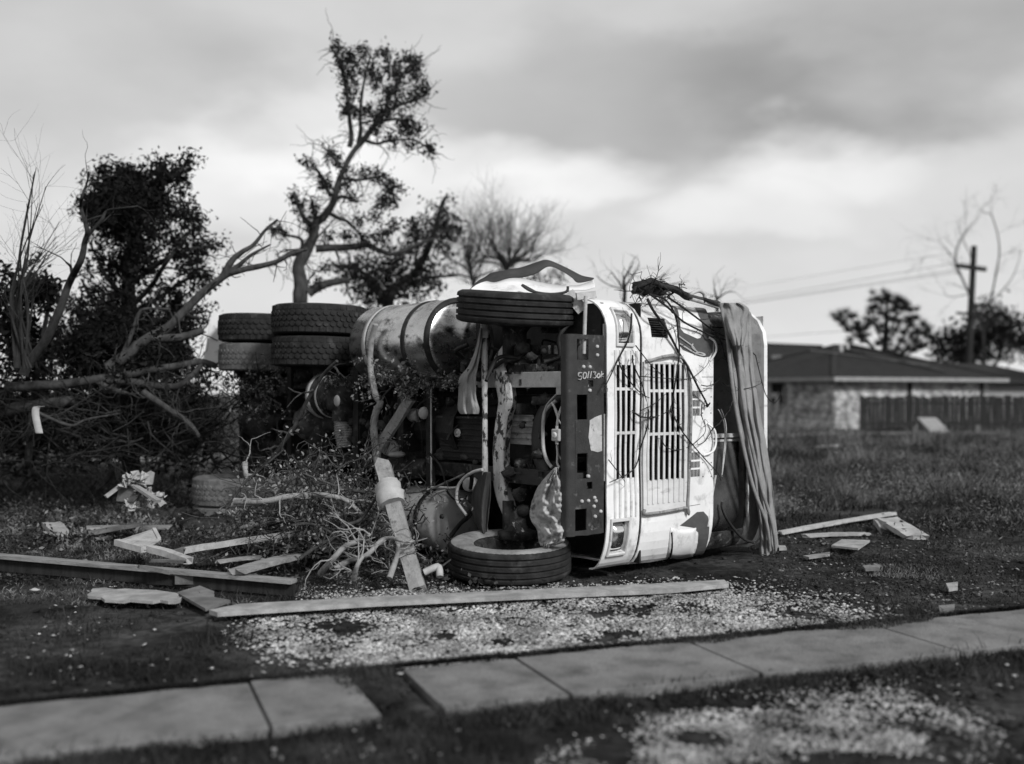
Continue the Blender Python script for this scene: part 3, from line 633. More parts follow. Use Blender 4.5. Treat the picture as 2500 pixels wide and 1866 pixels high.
# curved fan shroud
w_ = .12
for (pl, rr, mt) in (([(1206, 852), (1180, 866), (1160, 895), (1150, 935), (1152, 985), (1166, 1025), (1186, 1052)], .0, 'bumper_steel'),):
    pp = spline([und(x, y, w_) for x, y in pl], 5); rows = [[p+FU*f-UW*(.07*math.sin(f*12))+Vector((0, 0, (1.2-p.z)*f*.35)) for f in (0, .04, .08, .12, .16, .2)] for p in pp]
    m = MB(); m.grid(rows); m.build('fan_shroud', mt, truck, solid=.012)
m = MB(); pp = spline([und(x, y, .05) for x, y in (c2(1130, -80), c2(1050, -10), c2(1020, 60), c2(1012, 220), c2(1018, 360), c2(1050, 460), c2(1095, 520))], 5); m.tube(pp, .016, 6); m.build('shroud_edge', 'pale_steel', truck)
# wiring with a white junction box
def wires(lst, w, r, mt, name='cable'):
    for pl in lst: m = MB(); m.tube(spline([und(x, y, w) for x, y in pl], 5), r, 6); m.build(name, mt, truck)
wires([[c1(1090, 1405), c1(1130, 1480), c1(1145, 1560), c1(1135, 1630)], [c1(1210, 1380), c1(1165, 1480), c1(1140, 1580), c1(1137, 1640)], [c2(1138, 320), c2(1142, 400), c2(1140, 480), c2(1160, 520)]], -.05, .009, 'wire_white')
wires([[c1(1100, 1410), c1(1150, 1560), c2(1190, 160), c2(1185, 280), c2(1195, 400), c2(1200, 560), c2(1205, 700)], [c2(1145, 330), c2(1150, 400), c2(1185, 460)], [c1(1130, 1335), c1(1040, 1440), c1(1020, 1560), c2(1015, 80)]], -.03, .007, 'pale_steel')
m = MB(); p = und(*c2(1138, 230), -.14); m.box(p, (.088, .05, .098), TR); jb = m.build('junction_box', 'plastic_white', truck, bevel=.01)
m = MB(); m.lathe(p-UW*.02, -UW, [(.026, 0), (.024, .016), (.012, .018), (.0, .014)], 12); m.build('box_cap', 'wire_white', jb)
for dz in (.055, -.055): m = MB(); m.lathe(p+Vector((0, 0, dz)), (0, 0, 1), [(.014, -.018), (.014, .018)], 8, False); m.build('gland', 'plastic_white', jb)
# hoses near the lower tank
wires([[c2(470, 540), c2(390, 560), c2(310, 610), c2(255, 680), c2(238, 760), c2(245, 830), c2(290, 900), c2(325, 945)]], -.16, .015, 'pale_steel', 'hose')
wires([[c2(20, 700), c2(100, 700), c2(180, 705), c2(240, 700)], [c2(0, 800), c2(60, 750), c2(140, 725)]], -.1, .012, 'pale_steel', 'hose')
# white end of a strut at the lower rail
m = MB(); m.lathe(und(*c2(345, 675), -.06), -UW, [(0, .03), (.05, .03), (.065, 0), (.065, -.1)], 14); m.build('strut_end', 'pale_steel', truck)
# --- fuel tanks, straps
m = MB(); TZ, TW, TRR = 2.0, .16, .395
def tank_prof(L_): return [(0, -.045), (.18, -.03), (.3, -.008), (TRR-.03, 0), (TRR, .03), (TRR, L_-.03), (TRR-.03, L_), (.3, L_+.01), (.18, L_+.035), (0, L_+.05)]
m.lathe(T(-2.35, TW, TZ), FU, tank_prof(1.35), 48); tk = m.build('fuel_tank', 'tank_metal', truck)
for du, mt in ((.30, 'tank_paint'), (.98, 'black_steel')):
    m = MB(); m.lathe(T(-2.35+du, TW, TZ), FU, [(TRR+.003, -.03), (TRR+.008, -.03), (TRR+.008, .03), (TRR+.003, .03)], 48); m.build('tank_strap', mt, tk)
m = MB(); m.lathe(T(-1.0+.01, TW, TZ), FU, [(TRR+.004, -.035), (TRR+.012, -.02), (TRR+.006, .005), (TRR-.03, .012)], 48); m.build('tank_seam', 'black_steel', tk)
m = MB(); m.lathe(T(-2.1, TW-.02, .30), FU, [(0, -.04), (.22, -.02), (.29, 0), (.31, .03), (.31, 1.05), (.29, 1.09), (.2, 1.11), (0, 1.13)], 40); tk2 = m.build('fuel_tank', 'tank_paint', truck); tk2['label'] = 'dented lower fuel tank resting on the ground'
m = MB(); m.lathe(T(-1.25, TW-.02, .30), FU, [(.314, -.03), (.32, -.03), (.32, .03), (.314, .03)], 40); m.build('tank_strap', 'black_steel', tk2)
m = MB(); m.lathe(und(*c2(110, 960), -.2), -UW, [(0, .02), (.02, .018), (.024, 0)], 10); m.build('drain_plug', 'black_steel', tk2)
# --- air intake elbow, clamp ring and corrugated hose
w_ = -.02
def U(x, y, w=w_): return und(*d1(x, y), w)
m = MB(); c_ = U(1840, 480); m.lathe(c_-FU*.16, FU, [(.0, 0), (.2, 0), (.24, .02), (.24, .06), (.21, .07), (.21, .14), (.23, .15), (.23, .2), (.2, .21)], 24); el = m.build('intake_housing', 'muddy_steel', truck)
m = MB(); m.lathe(c_-FU*.13, FU, [(.243, -.03), (.252, -.03), (.252, .03), (.243, .03)], 32); m.build('clamp_ring', 'plastic_white', el)
m = MB(); m.lathe(c_+FU*.02, FU, [(.233, -.015), (.238, -.015), (.238, .015), (.233, .015)], 32); m.build('clamp_ring', 'pale_steel', el)
m = MB(); m.tube(spline([c_+FU*.04, c_+FU*.14+Vector((0, 0, -.02)), c_+FU*.2+Vector((0, 0, -.14)), c_+FU*.2+Vector((0, 0, -.26))], 5), [.2]*5+[.17]*5+[.12]*6, 18); m.build('elbow', 'muddy_steel', el)
m = MB(); a = c_+FU*.2+Vector((0, 0, -.24)); pts = [a+Vector((.0, 0, -i*.0062))+FU*(.0009*i) for i in range(50)]; m.tube(pts, [.098+(.006 if i % 4 < 2 else -.003)-(.018*max(0, i-25)/25) for i in range(50)], 18); m.build('corrugated_hose', 'oil_pan', truck)
m = MB(); m.lathe(U(1890, 545, w_-.2), -UW, [(0, .01), (.05, .012), (.06, .0)], 12); m.build('badge_plate', 'pale_steel', el)
# small strapped bottle with chequered canister
m = MB(); a = und(*d2(1060, 740), -.02); m.lathe(a-FU*.05, FU, [(0, 0), (.06, 0), (.065, .02), (.065, .12), (.05, .13), (0, .13)], 16); cn = m.build('canister', 'oil_pan', truck)
m = MB(); m.ball(und(*d2(1185, 710), -.04), .055, 12, (1, 1, 1.1)); m.build('round_knob', 'pale_steel', truck)
m = MB(); m.tube(spline([und(*d2(x, y), -.02) for x, y in ((1090, 680), (1110, 740), (1140, 790), (1200, 800))]), .012, 6); m.build('band', 'black_steel', cn)
# box below, pale can, frame ledge
m = MB(); a = und(*d2(560, 1330), .0); b_ = und(*d2(1200, 1530), .0); ua, _, za = uwz(a); ub_, _, zb = uwz(b_); m.tube([T(ua, .06, (za+zb)/2-.02), T((ua+ub_)/2, .06, (za+zb)/2-.03), T(ub_, .06, (za+zb)/2)], [.1, .115, .09], 12, wob=.08); m.build('muddy_cylinder', 'muddy_steel', truck)
# white mud flap at the tail
a = und(440, 675, .1)
def flap(x, y): return P(x, y, 12.9)
oc = [flap(*q) for q in ((458, 676), (452, 700), (447, 740), (441, 775), (446, 785), (458, 790), (478, 792), (500, 770), (500, 690), (470, 676))]
m = MB(); n_ = Vector((.35, -.9, 0)); k = len(oc); m.add(oc+[p-n_*.03 for p in oc], [tuple(range(k)), tuple(range(k, 2*k))[::-1]]+[(i, (i+1) % k, k+(i+1) % k, k+i) for i in range(k)]); m.build('mud_flap', 'white_paint', truck)
# --- mudguard remains over the upper wheel
def gtop(rows_px, Ys, name, mt, parent=truck, **kw):
    rows = [spline([P(x, y, Y+dy) for (x, y, dy) in r], 4) for r, Y in zip(rows_px, Ys)]
    m = MB(); m.grid(rows); return m.build(name, mt, parent, solid=.006, sub=1, **kw)
D = lambda x, y, dy=0: (*d4(x, y), dy)
gtop([[D(240, 620), D(420, 640), D(700, 655), D(1000, 670), D(1240, 690), D(1500, 700), D(1640, 700)], [D(330, 530), D(480, 560), D(640, 560), D(900, 560), D(1150, 620), D(1350, 660), D(1590, 600)],
      [D(480, 480), D(600, 500), D(800, 445), D(1000, 455), D(1200, 500), D(1400, 530), D(1590, 540)]], (9.0, 9.15, 9.35), 'crumpled_mudguard', 'white_paint')
gtop([[D(250, 615), D(300, 560), D(450, 520), D(600, 520), D(780, 440), D(960, 430), D(1150, 380), D(1320, 280), D(1480, 330), D(1640, 430), D(1720, 500), D(1900, 470)],
      [D(240, 620), D(360, 490), D(460, 430), D(560, 370), D(760, 330), D(960, 295), D(1150, 230), D(1300, 195), D(1480, 262), D(1640, 340), D(1780, 410), D(1950, 442)]], (9.45, 9.6), 'torn_rubber_flap', 'cloth_dark')
gtop([[D(1560, 610), D(1700, 600), D(1830, 600), D(1960, 560)], [D(1600, 540), D(1720, 540), D(1850, 500), D(1930, 460)]], (9.1, 9.3), 'bent_panel', 'white_paint')
m = MB(); m.beam(P(*d4(1590, 640), 8.95), P(*d4(1790, 880), 8.9), .10, .02, (0, 1, 0)); m.beam(P(*d4(1700, 690), 8.85), P(*d4(1960, 660), 8.9), .06, .03, (0, 1, 0)); m.build('mudguard_bracket', 'pale_steel', truck)
m = MB(); m.beam(P(*d4(980, 530), 9.0), P(*d4(1180, 640), 8.97), .012, .02, (0, 1, 0)); m.tube(spline([P(*d4(x, y), 8.97) for x, y in ((960, 530), (1060, 600), (1200, 640), (1380, 655), (1560, 625), (1585, 550))]), .012, 6); m.build('flap_edge', 'cloth_dark', truck)
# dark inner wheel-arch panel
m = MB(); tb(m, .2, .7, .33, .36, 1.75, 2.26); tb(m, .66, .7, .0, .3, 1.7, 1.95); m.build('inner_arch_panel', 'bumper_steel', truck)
# vertical hanging cables and mud-hung roots on the chassis
for i in range(26):
    px = rnd.uniform(470, 930); z = rnd.uniform(810, 860); m_ = und(px, z, rnd.uniform(-.1, .1)); m = MB() if i == 0 else m
    L_ = rnd.uniform(.2, .9); q = [m_]
    for k in range(5): q.append(q[-1]+Vector((rnd.uniform(-.05, .05), rnd.uniform(-.04, .04), -L_/5)))
    m.tube(q, radii(.006, .002, 6), 4, cap=False)
m.build('hanging_roots', 'twig', truck, kind='stuff')

# hoses, brackets and mud lumps packed into the chassis
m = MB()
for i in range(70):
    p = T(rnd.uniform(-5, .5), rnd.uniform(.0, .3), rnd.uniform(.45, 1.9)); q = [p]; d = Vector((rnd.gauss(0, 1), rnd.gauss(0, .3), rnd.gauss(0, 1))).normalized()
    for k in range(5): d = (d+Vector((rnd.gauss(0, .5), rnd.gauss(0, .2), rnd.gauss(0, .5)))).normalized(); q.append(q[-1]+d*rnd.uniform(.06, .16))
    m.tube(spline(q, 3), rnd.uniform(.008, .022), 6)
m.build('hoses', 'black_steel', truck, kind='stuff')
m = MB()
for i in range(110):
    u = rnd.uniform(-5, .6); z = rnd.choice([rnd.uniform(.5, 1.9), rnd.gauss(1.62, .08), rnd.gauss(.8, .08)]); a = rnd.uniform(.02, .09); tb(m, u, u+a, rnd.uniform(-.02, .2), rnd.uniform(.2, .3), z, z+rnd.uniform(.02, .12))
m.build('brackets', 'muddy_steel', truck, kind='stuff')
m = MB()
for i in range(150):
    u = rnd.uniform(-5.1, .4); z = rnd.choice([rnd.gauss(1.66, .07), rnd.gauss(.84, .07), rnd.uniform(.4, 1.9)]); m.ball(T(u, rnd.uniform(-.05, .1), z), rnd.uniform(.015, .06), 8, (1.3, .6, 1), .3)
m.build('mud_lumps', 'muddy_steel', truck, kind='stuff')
m = MB()
for i in range(40):
    t = i/39; z = .5+1.4*t; p = T(.62+.02*math.sin(i), -.0, z)
for px, py in ((1120, 745), (1180, 760), (1195, 795), (1160, 870), (1200, 1010), (1135, 1060), (1180, 715)):
    q = und(px, py, .1); tb(m, uwz(q)[0]-.04, uwz(q)[0]+.05, .08, .2, q.z-.02, q.z+.05); m.lathe(q-UW*.02, -UW, [(0, .03), (.02, .025), (.03, 0)], 8)
m.build('engine_fittings', 'muddy_steel', truck, kind='stuff')
# ------------------------------------------------------------------ ground
def gz(x, y):
    n = noise.noise(Vector((x*.35, y*.35, 0)))*.05+noise.noise(Vector((x*1.3, y*1.3, 4)))*.03+noise.noise(Vector((x*4, y*4, 8)))*.018*min(1, max(0, (y-7)/2))
    far = max(0.0, min(1.0, (y-13)/10)); near = max(0.0, min(1.0, (7.4-y)/.6))
    return (n*(1-near*.8)-.03)+far*.05*noise.noise(Vector((x*.12, y*.12, 9)))
xs = np.unique(np.concatenate([np.linspace(-400, -16, 14), np.linspace(-15, 22, 300), np.linspace(23, 400, 14)]))
ys = np.unique(np.concatenate([np.linspace(-60, 2, 10), np.linspace(2.4, 16, 150), np.linspace(16.5, 50, 40), np.linspace(55, 900, 16)]))
gv = np.array([[x, y, gz(x, y)] for y in ys for x in xs]); nx = len(xs)
gf = np.array([[j*nx+i, j*nx+i+1, (j+1)*nx+i+1, (j+1)*nx+i] for j in range(len(ys)-1) for i in range(nx-1)])
npbuild('ground', gv, gf, 'soil', k=4, smooth=True, kind='structure')
# sidewalk of separate slabs
sd = Vector((.935, .354, 0)); sn = Vector((-.354, .935, 0)); s_org = Vector((-2.0, 4.41, 0))
sw = bpy.data.objects.new('sidewalk', None); place(sw, None, Matrix.Translation(s_org)); tag(sw, kind='structure')
cuts = [-2.6, -1.35, -.05+.0, 1.17, 2.35, 3.55, 4.8, 6.1, 7.4, 8.8]
def slab_x(px, py): q = G(px, py)-s_org; return q.dot(sd)
cuts = [-2.9, -1.6, -.4, slab_x(565, 1540), slab_x(800, 1525), slab_x(1190, 1480), slab_x(1545, 1420), slab_x(1860, 1350), 6.6, 7.9]
cuts = sorted(cuts)
for i in range(len(cuts)-1):
    a, b = cuts[i], cuts[i+1]; zt = .02+rnd.uniform(-.006, .006)
    if a > slab_x(560, 1540)-.1 and a < slab_x(790, 1540): zt += .012
    if abs(a-slab_x(800, 1525)) < .01: a += .30
    m = MB(); n = 16; edge0 = [(a+.006+(b-a-.012)*k/n, 0+rnd.uniform(-.012, .012)) for k in range(n+1)]; edge1 = [(a+.006+(b-a-.012)*k/n, .78+rnd.uniform(-.015, .015)) for k in range(n+1)]
    top = [s_org+sd*x+sn*y+Vector((0, 0, zt)) for x, y in edge0]+[s_org+sd*x+sn*y+Vector((0, 0, zt)) for x, y in edge1[::-1]]
    k = len(top); m.add(top+[p-Vector((0, 0, .1)) for p in top], [tuple(range(k)), tuple(range(k, 2*k))[::-1]]+[(j, (j+1) % k, k+(j+1) % k, k+j)[::-1] for j in range(k)]); m.build('slab', 'concrete', sw, bevel=.005)
def in_walk(x, y, mgn=0.0):
    q0, q1 = x-s_org.x, y-s_org.y; v_ = q0*sn.x+q1*sn.y; return (v_ > -mgn) & (v_ < .78+mgn)
def walk_v(x, y): return (x-s_org.x)*sn.x+(y-s_org.y)*sn.y
# scatter helpers
def sample_px(n, x0, x1, y0, y1):                        # ground points spread over a patch of the picture
    px = nr.uniform(x0, x1, n); py = nr.uniform(y0, y1, n); Y = CH*FPX/(py-HY); return (px-CX)/FPX*Y, Y
def fnoise(x, y, s, o=0): return np.array([noise.noise(Vector((a*s, b*s, o))) for a, b in zip(x, y)])
def blades(x, y, h, wd, lean, z0=None, seg=2):
    n = len(x); z = np.array([gz(a, b) for a, b in zip(x, y)]) if z0 is None else z0
    a = nr.uniform(0, 2*np.pi, n); dx, dy = np.cos(a), np.sin(a); la = nr.uniform(0, 2*np.pi, n); lx, ly = np.cos(la)*lean*h*nr.uniform(.2, 1, n), np.sin(la)*lean*h*nr.uniform(.2, 1, n)
    B = np.stack([x, y, z-.01], 1); W = np.stack([dx*wd/2, dy*wd/2, np.zeros(n)], 1)
    Mid = B+np.stack([lx*.35, ly*.35, h*.6], 1); Tip = B+np.stack([lx, ly, h], 1)
    v = np.stack([B-W, B+W, Mid+W*.7, Mid-W*.7, Tip], 1).reshape(-1, 3); k = np.arange(n)[:, None]*5
    f = np.concatenate([k+np.array([[0, 1, 2]]), k+np.array([[0, 2, 3]]), k+np.array([[3, 2, 4]])]); return v, f
def rot_rand(n):
    q = nr.normal(size=(n, 4)); q /= np.linalg.norm(q, axis=1)[:, None]; w, x, y, z = q.T
    return np.stack([np.stack([1-2*(y*y+z*z), 2*(x*y-z*w), 2*(x*z+y*w)], 1), np.stack([2*(x*y+z*w), 1-2*(x*x+z*z), 2*(y*z-x*w)], 1), np.stack([2*(x*z-y*w), 2*(y*z+x*w), 1-2*(x*x+y*y)], 1)], 1)
def leaves(C, size, aspect=.5):
    n = len(C); R = rot_rand(n); s = size*nr.uniform(.6, 1.3, n); loc = np.array([[-1, 0, 0], [0, -aspect, .12], [1, 0, 0], [0, aspect, .12]])
    v = (np.einsum('nij,kj->nki', R, loc)*s[:, None, None]+C[:, None, :]).reshape(-1, 3); k = np.arange(n)[:, None]*4
    return v, k+np.array([[0, 1, 2, 3]])
def chips(x, y, z, size, flat=.35):
    n = len(x); R = rot_rand(n); o = np.array([[1, 0, 0], [0, 1, 0], [-1, 0, 0], [0, -1, 0], [0, 0, flat], [0, 0, -flat]])[None]*nr.uniform(.6, 1.25, (n, 6, 1))
    yaw = nr.uniform(0, 2*np.pi, n); c, s = np.cos(yaw), np.sin(yaw); tl = nr.uniform(-.6, .6, n)
    Rz = np.zeros((n, 3, 3)); Rz[:, 0, 0] = c; Rz[:, 0, 1] = -s; Rz[:, 1, 0] = s; Rz[:, 1, 1] = c; Rz[:, 2, 2] = 1
    Rx = np.zeros((n, 3, 3)); Rx[:, 0, 0] = 1; Rx[:, 1, 1] = np.cos(tl); Rx[:, 1, 2] = -np.sin(tl); Rx[:, 2, 1] = np.sin(tl); Rx[:, 2, 2] = np.cos(tl)
    v = (np.einsum('nij,nkj->nki', Rz@Rx, o)*size[:, None, None]+np.stack([x, y, z], 1)[:, None, :]).reshape(-1, 3); k = np.arange(n)[:, None]*6
    f = np.concatenate([k+np.array([t]) for t in ((0, 1, 4), (1, 2, 4), (2, 3, 4), (3, 0, 4), (1, 0, 5), (2, 1, 5), (3, 2, 5), (0, 3, 5))]); return v, f
def gzs(x, y): return np.array([gz(a, b) for a, b in zip(x, y)])
def in_poly(px, py, poly):
    r = np.zeros(len(px), bool); n = len(poly)
    for i in range(n):
        (x1, y1), (x2, y2) = poly[i-1], poly[i]; c = ((y1 > py) != (y2 > py)) & (px < (x2-x1)*(py-y1)/((y2-y1) or 1e-9)+x1); r ^= c
    return r
def topx(x, y): return CX+FPX*x/y, HY+FPX*CH/y
# shell gravel strip between truck and sidewalk, and the patch beyond the sidewalk
GRAV = [(540, 1360), (640, 1420), (860, 1445), (1100, 1420), (1400, 1395), (1700, 1365), (1860, 1340), (1800, 1300), (1560, 1262), (1100, 1275), (860, 1262), (700, 1255), (720, 1300), (600, 1310)]
GRAV2 = [(1250, 1625), (1500, 1520), (1750, 1470), (2000, 1470), (2120, 1560), (2060, 1652), (1600, 1652), (1200, 1652)]
GRAV3 = [(180, 1272), (380, 1276), (390, 1298), (180, 1296)]
X, Y = sample_px(95000, 480, 2213, 1240, 1470); px, py = topx(X, Y)
nn = fnoise(X, Y, 2.2, 1); nb = fnoise(X, Y, 6, 2)
jx, jy = px+nr.normal(0, 45, len(px)), py+nr.normal(0, 13, len(py))
dark = in_poly(px+nr.normal(0, 22, len(px)), py+nr.normal(0, 7, len(px)), [(640, 1335), (760, 1325), (860, 1345), (760, 1372), (660, 1365)])
k = in_poly(jx, jy, GRAV) & (nr.uniform(size=len(X)) < .78+nn*1.1+nb*.9) & ~dark & ~in_walk(X, Y, .02)
X, Y = X[k], Y[k]; v, f = chips(X, Y, gzs(X, Y)+.012, nr.uniform(.005, .017, len(X))+.016*nr.uniform(0, 1, len(X))**5); npbuild('shell_gravel', v, f, 'shell', kind='stuff')
X, Y = sample_px(46000, 1000, 2300, 1440, 1680); px, py = topx(X, Y); nn = fnoise(X, Y, 3.5, 5)
k = in_poly(px+nr.normal(0, 40, len(px)), py+nr.normal(0, 12, len(py)), GRAV2) & (nr.uniform(size=len(X)) < .45+nn*1.3) & ~in_walk(X, Y, .03)
X, Y = X[k], Y[k]; v, f = chips(X, Y, gzs(X, Y)+.012, nr.uniform(.004, .014, len(X))); npbuild('roadside_gravel', v, f, 'shell', kind='stuff')
# turf and litter near the camera
X, Y = sample_px(120000, -300, 2500, 1180, 1700); px, py = topx(X, Y)
nn = fnoise(X, Y, 1.6, 8); g1 = in_poly(px, py, GRAV) | in_poly(px, py, GRAV2)
wv = walk_v(X, Y); edge = ((wv > -.2) & (wv < 0))
gap = in_poly(px, py, [(690, 1460), (820, 1448), (875, 1486), (870, 1530), (780, 1560), (740, 1500)])
k = (~in_walk(X, Y, -.015) | gap) & (nr.uniform(size=len(X)) < np.where(g1, .12, .45+nn*1.5))
X, Y, wv = X[k], Y[k], wv[k]; h = nr.uniform(.012, .045, len(X))*(1+nr.uniform(0, 1, len(X))**6*1.5)*np.clip(1+1.3*fnoise(X, Y, 1.3, 17), .4, 2.2)
v, f = blades(X, Y, h, nr.uniform(.004, .009, len(X)), 1.2, z0=np.where(in_walk(X, Y), .02, gzs(X, Y))); npbuild('turf', v, f, 'grass', kind='stuff')
# dark tall fringe on the near side of the sidewalk
n = 42000; s = nr.uniform(-1.5, 8, n); vv = -np.abs(nr.normal(0, .15, n))+.02; X = s_org.x+sd.x*s+sn.x*vv; Y = s_org.y+sd.y*s+sn.y*vv; nn = fnoise(s, s*0, 1.5, 3)
k = (nr.uniform(size=n) < np.clip(.35+nn*1.6, .03, 1)); X, Y = X[k], Y[k]
v, f = blades(X, Y, nr.uniform(.02, .07, len(X)), nr.uniform(.005, .01, len(X)), 1.0); npbuild('grass_fringe', v, f, 'grass', kind='stuff')
n = 34000; s = nr.uniform(-1.5, 8, n); vv = .80-nr.uniform(0, 1, n)**2*np.clip(.05+.26*fnoise(s, s*0+3, 1.1, 3)+.05*fnoise(s, s*0, 5, 3), 0, .3)+.03; X = s_org.x+sd.x*s+sn.x*vv; Y = s_org.y+sd.y*s+sn.y*vv
v, f = blades(X, Y, nr.uniform(.012, .04, n), nr.uniform(.004, .009, n), 1.2, z0=np.full(n, .022)); npbuild('creeping_grass', v, f, 'grass', kind='stuff')
# earth and turf washed over the gap between the slabs
X, Y = sample_px(14000, 680, 900, 1450, 1550); px, py = topx(X, Y); k = in_poly(px+nr.normal(0, 10, len(px)), py+nr.normal(0, 5, len(py)), [(704, 1462), (820, 1456), (868, 1486), (856, 1520), (800, 1534), (755, 1502)])
X, Y = X[k], Y[k]; v, f = chips(X, Y, gzs(X, Y)*0+.022, nr.uniform(.006, .018, len(X)), .6); npbuild('washed_soil', v, f, 'soil', kind='stuff')
# rough vegetation: right field, mid left
X, Y = sample_px(130000, 1640, 2500, 930, 1240); nn = fnoise(X, Y, .8, 2); n2_ = fnoise(X, Y, 3.1, 7)
k = (nr.uniform(size=len(X)) < .72+nn*1.1+n2_*.6) & ~in_poly(*topx(X, Y), [(1640, 1120), (1900, 1085), (2010, 1120), (2010, 1215), (1640, 1215)]); X, Y, nn = X[k], Y[k], nn[k]
near = np.clip((Y-11.2)/5, .10, 1); h = nr.uniform(.05, .34, len(X))*near*np.clip(.5+2.6*nn, .15, 1.8)
v, f = blades(X, Y, h, nr.uniform(.006, .014, len(X))*np.clip(Y/12, 1, 2.5), .9); npbuild('tall_dry_grass', v, f, 'dry_grass', kind='stuff')
X, Y = sample_px(60000, 1640, 2500, 935, 1300); nn = fnoise(X, Y, .7, 12); k = (nr.uniform(size=len(X)) < .5-nn*1.2); X, Y = X[k], Y[k]
v, f = blades(X, Y, nr.uniform(.02, .16, len(X))*np.clip((Y-9.5)/5, .2, 1.3), nr.uniform(.008, .02, len(X))*np.clip(Y/12, 1, 2.5), 1.3); npbuild('low_weeds', v, f, 'grass', kind='stuff')
X, Y = sample_px(110000, -300, 1000, 905, 1300); nn = fnoise(X, Y, 1.1, 6); n2_ = fnoise(X, Y, 4, 9)
k = (nr.uniform(size=len(X)) < .6+nn*1.0+n2_*.5); X, Y = X[k], Y[k]
v, f = blades(X, Y, nr.uniform(.015, .10, len(X))*np.clip((Y-6)/6, .5, 2.2), nr.uniform(.005, .012, len(X))*np.clip(Y/10, 1, 3), 1.8); npbuild('matted_grass', v, f, 'litter', kind='stuff')
X, Y = sample_px(7000, -200, 1000, 960, 1260); k = nr.uniform(size=len(X)) < .5+fnoise(X, Y, 1.5, 20)*1.5; X, Y = X[k], Y[k]
v, f = chips(X, Y, gzs(X, Y)+.02, nr.uniform(.01, .035, len(X)), .4); npbuild('broken_litter', v, f, 'litter', kind='stuff')
X, Y = sample_px(1600, 1640, 2400, 1120, 1330); v, f = chips(X, Y, gzs(X, Y)+.02, nr.uniform(.008, .025, len(X)), .4); npbuild('scattered_rubble', v, f, 'litter', kind='stuff')

X, Y = sample_px(700, 1650, 2500, 945, 1190); kk = nr.uniform(size=len(X)) < np.clip((1200-topx(X, Y)[1])/200, .05, 1)*(.4+1.2*(fnoise(X, Y, .4, 31)+.3)); kk &= ~in_poly(*topx(X, Y), [(1640, 1120), (1900, 1085), (2010, 1120), (2010, 1215), (1640, 1215)]); X, Y = X[kk], Y[kk]; X2 = []; 
for a, b in zip(X, Y):
    r = rnd.uniform(.12, .38); q = np.array([a, b, gz(a, b)+r*.35])+nr.normal(0, 1, (120, 3))*np.array([r, r, r*.45]); X2.append(q)
q = np.concatenate(X2); q[:, 2] = np.abs(q[:, 2]); v, f = leaves(q, .026, .3); npbuild('weed_clumps', v, f, 'dry_grass', k=4, kind='stuff')
X, Y = sample_px(260, -200, 620, 940, 1180); X2 = []
for a, b in zip(X, Y):
    r = rnd.uniform(.08, .3); q = np.array([a, b, gz(a, b)+r*.2])+nr.normal(0, 1, (90, 3))*np.array([r*1.3, r, r*.3]); X2.append(q)
q = np.concatenate(X2); q[:, 2] = np.abs(q[:, 2]); v, f = leaves(q, .028, .4); npbuild('rotting_leaf_clumps', v, f, 'litter', k=4, kind='stuff')
X, Y = sample_px(5200, -200, 2400, 1150, 1640); kk = ~in_walk(X, Y, .05) & (nr.uniform(size=len(X)) < .3+1.4*fnoise(X, Y, 1.2, 44)); X, Y = X[kk], Y[kk]
v, f = chips(X, Y, gzs(X, Y)+.004, nr.uniform(.012, .05, len(X)), .5); npbuild('soil_clods', v, f, 'soil', kind='stuff')
X, Y = sample_px(2600, -200, 2400, 1000, 1640); kk = ~in_walk(X, Y, .02) & (nr.uniform(size=len(X)) < .25+1.2*fnoise(X, Y, .9, 51)); X, Y = X[kk], Y[kk]
v, f = chips(X, Y, gzs(X, Y)+.015, nr.uniform(.006, .022, len(X)), .3); npbuild('scattered_chips', v, f, 'shell', kind='stuff')
# ------------------------------------------------------------------ trees
def limb(mb, pts, r0, r1, n=8, sp=5, wob=.06):
    q = spline(pts, sp); mb.tube(q, [r0+(r1-r0)*(i/(len(q)-1)) for i in range(len(q))], n, wob=wob); return q
def twiggy(mb, p, d, L_, r, depth, spread=.6, curl=.25, tips=None, kids=3, n=4, grav=0.0, sh=.7):
    q = [Vector(p)]; d = d.normalized(); k = 4
    for i in range(k):
        d = (d+Vector((rnd.gauss(0, curl), rnd.gauss(0, curl), rnd.gauss(0, curl)+grav))).normalized(); q.append(q[-1]+d*L_/k)
    mb.tube(q, radii(r, r*.45, len(q)), n, cap=False)
    if tips is not None: tips += q[2:]
    if depth:
        for j in range(kids):
            b = q[rnd.randint(1, k)]; a = (d+Vector((rnd.gauss(0, spread), rnd.gauss(0, spread), rnd.gauss(0, spread)))).normalized()
            twiggy(mb, b, a, L_*rnd.uniform(sh-.15, sh+.1), r*.55, depth-1, spread, curl, tips, kids, max(3, n-1), grav, sh)
def cloud(centers, per, rad):
    C = np.repeat(np.array([list(c) for c in centers]), per, 0); return C+nr.normal(0, 1, C.shape)*rad
def tree(name, label, cat, group=None): return empty(name, (0, 0, 0), label=label, category=cat, group=group)
def tree_at(name, base, label, cat, group=None): return empty(name, base, label=label, category=cat, group=group)
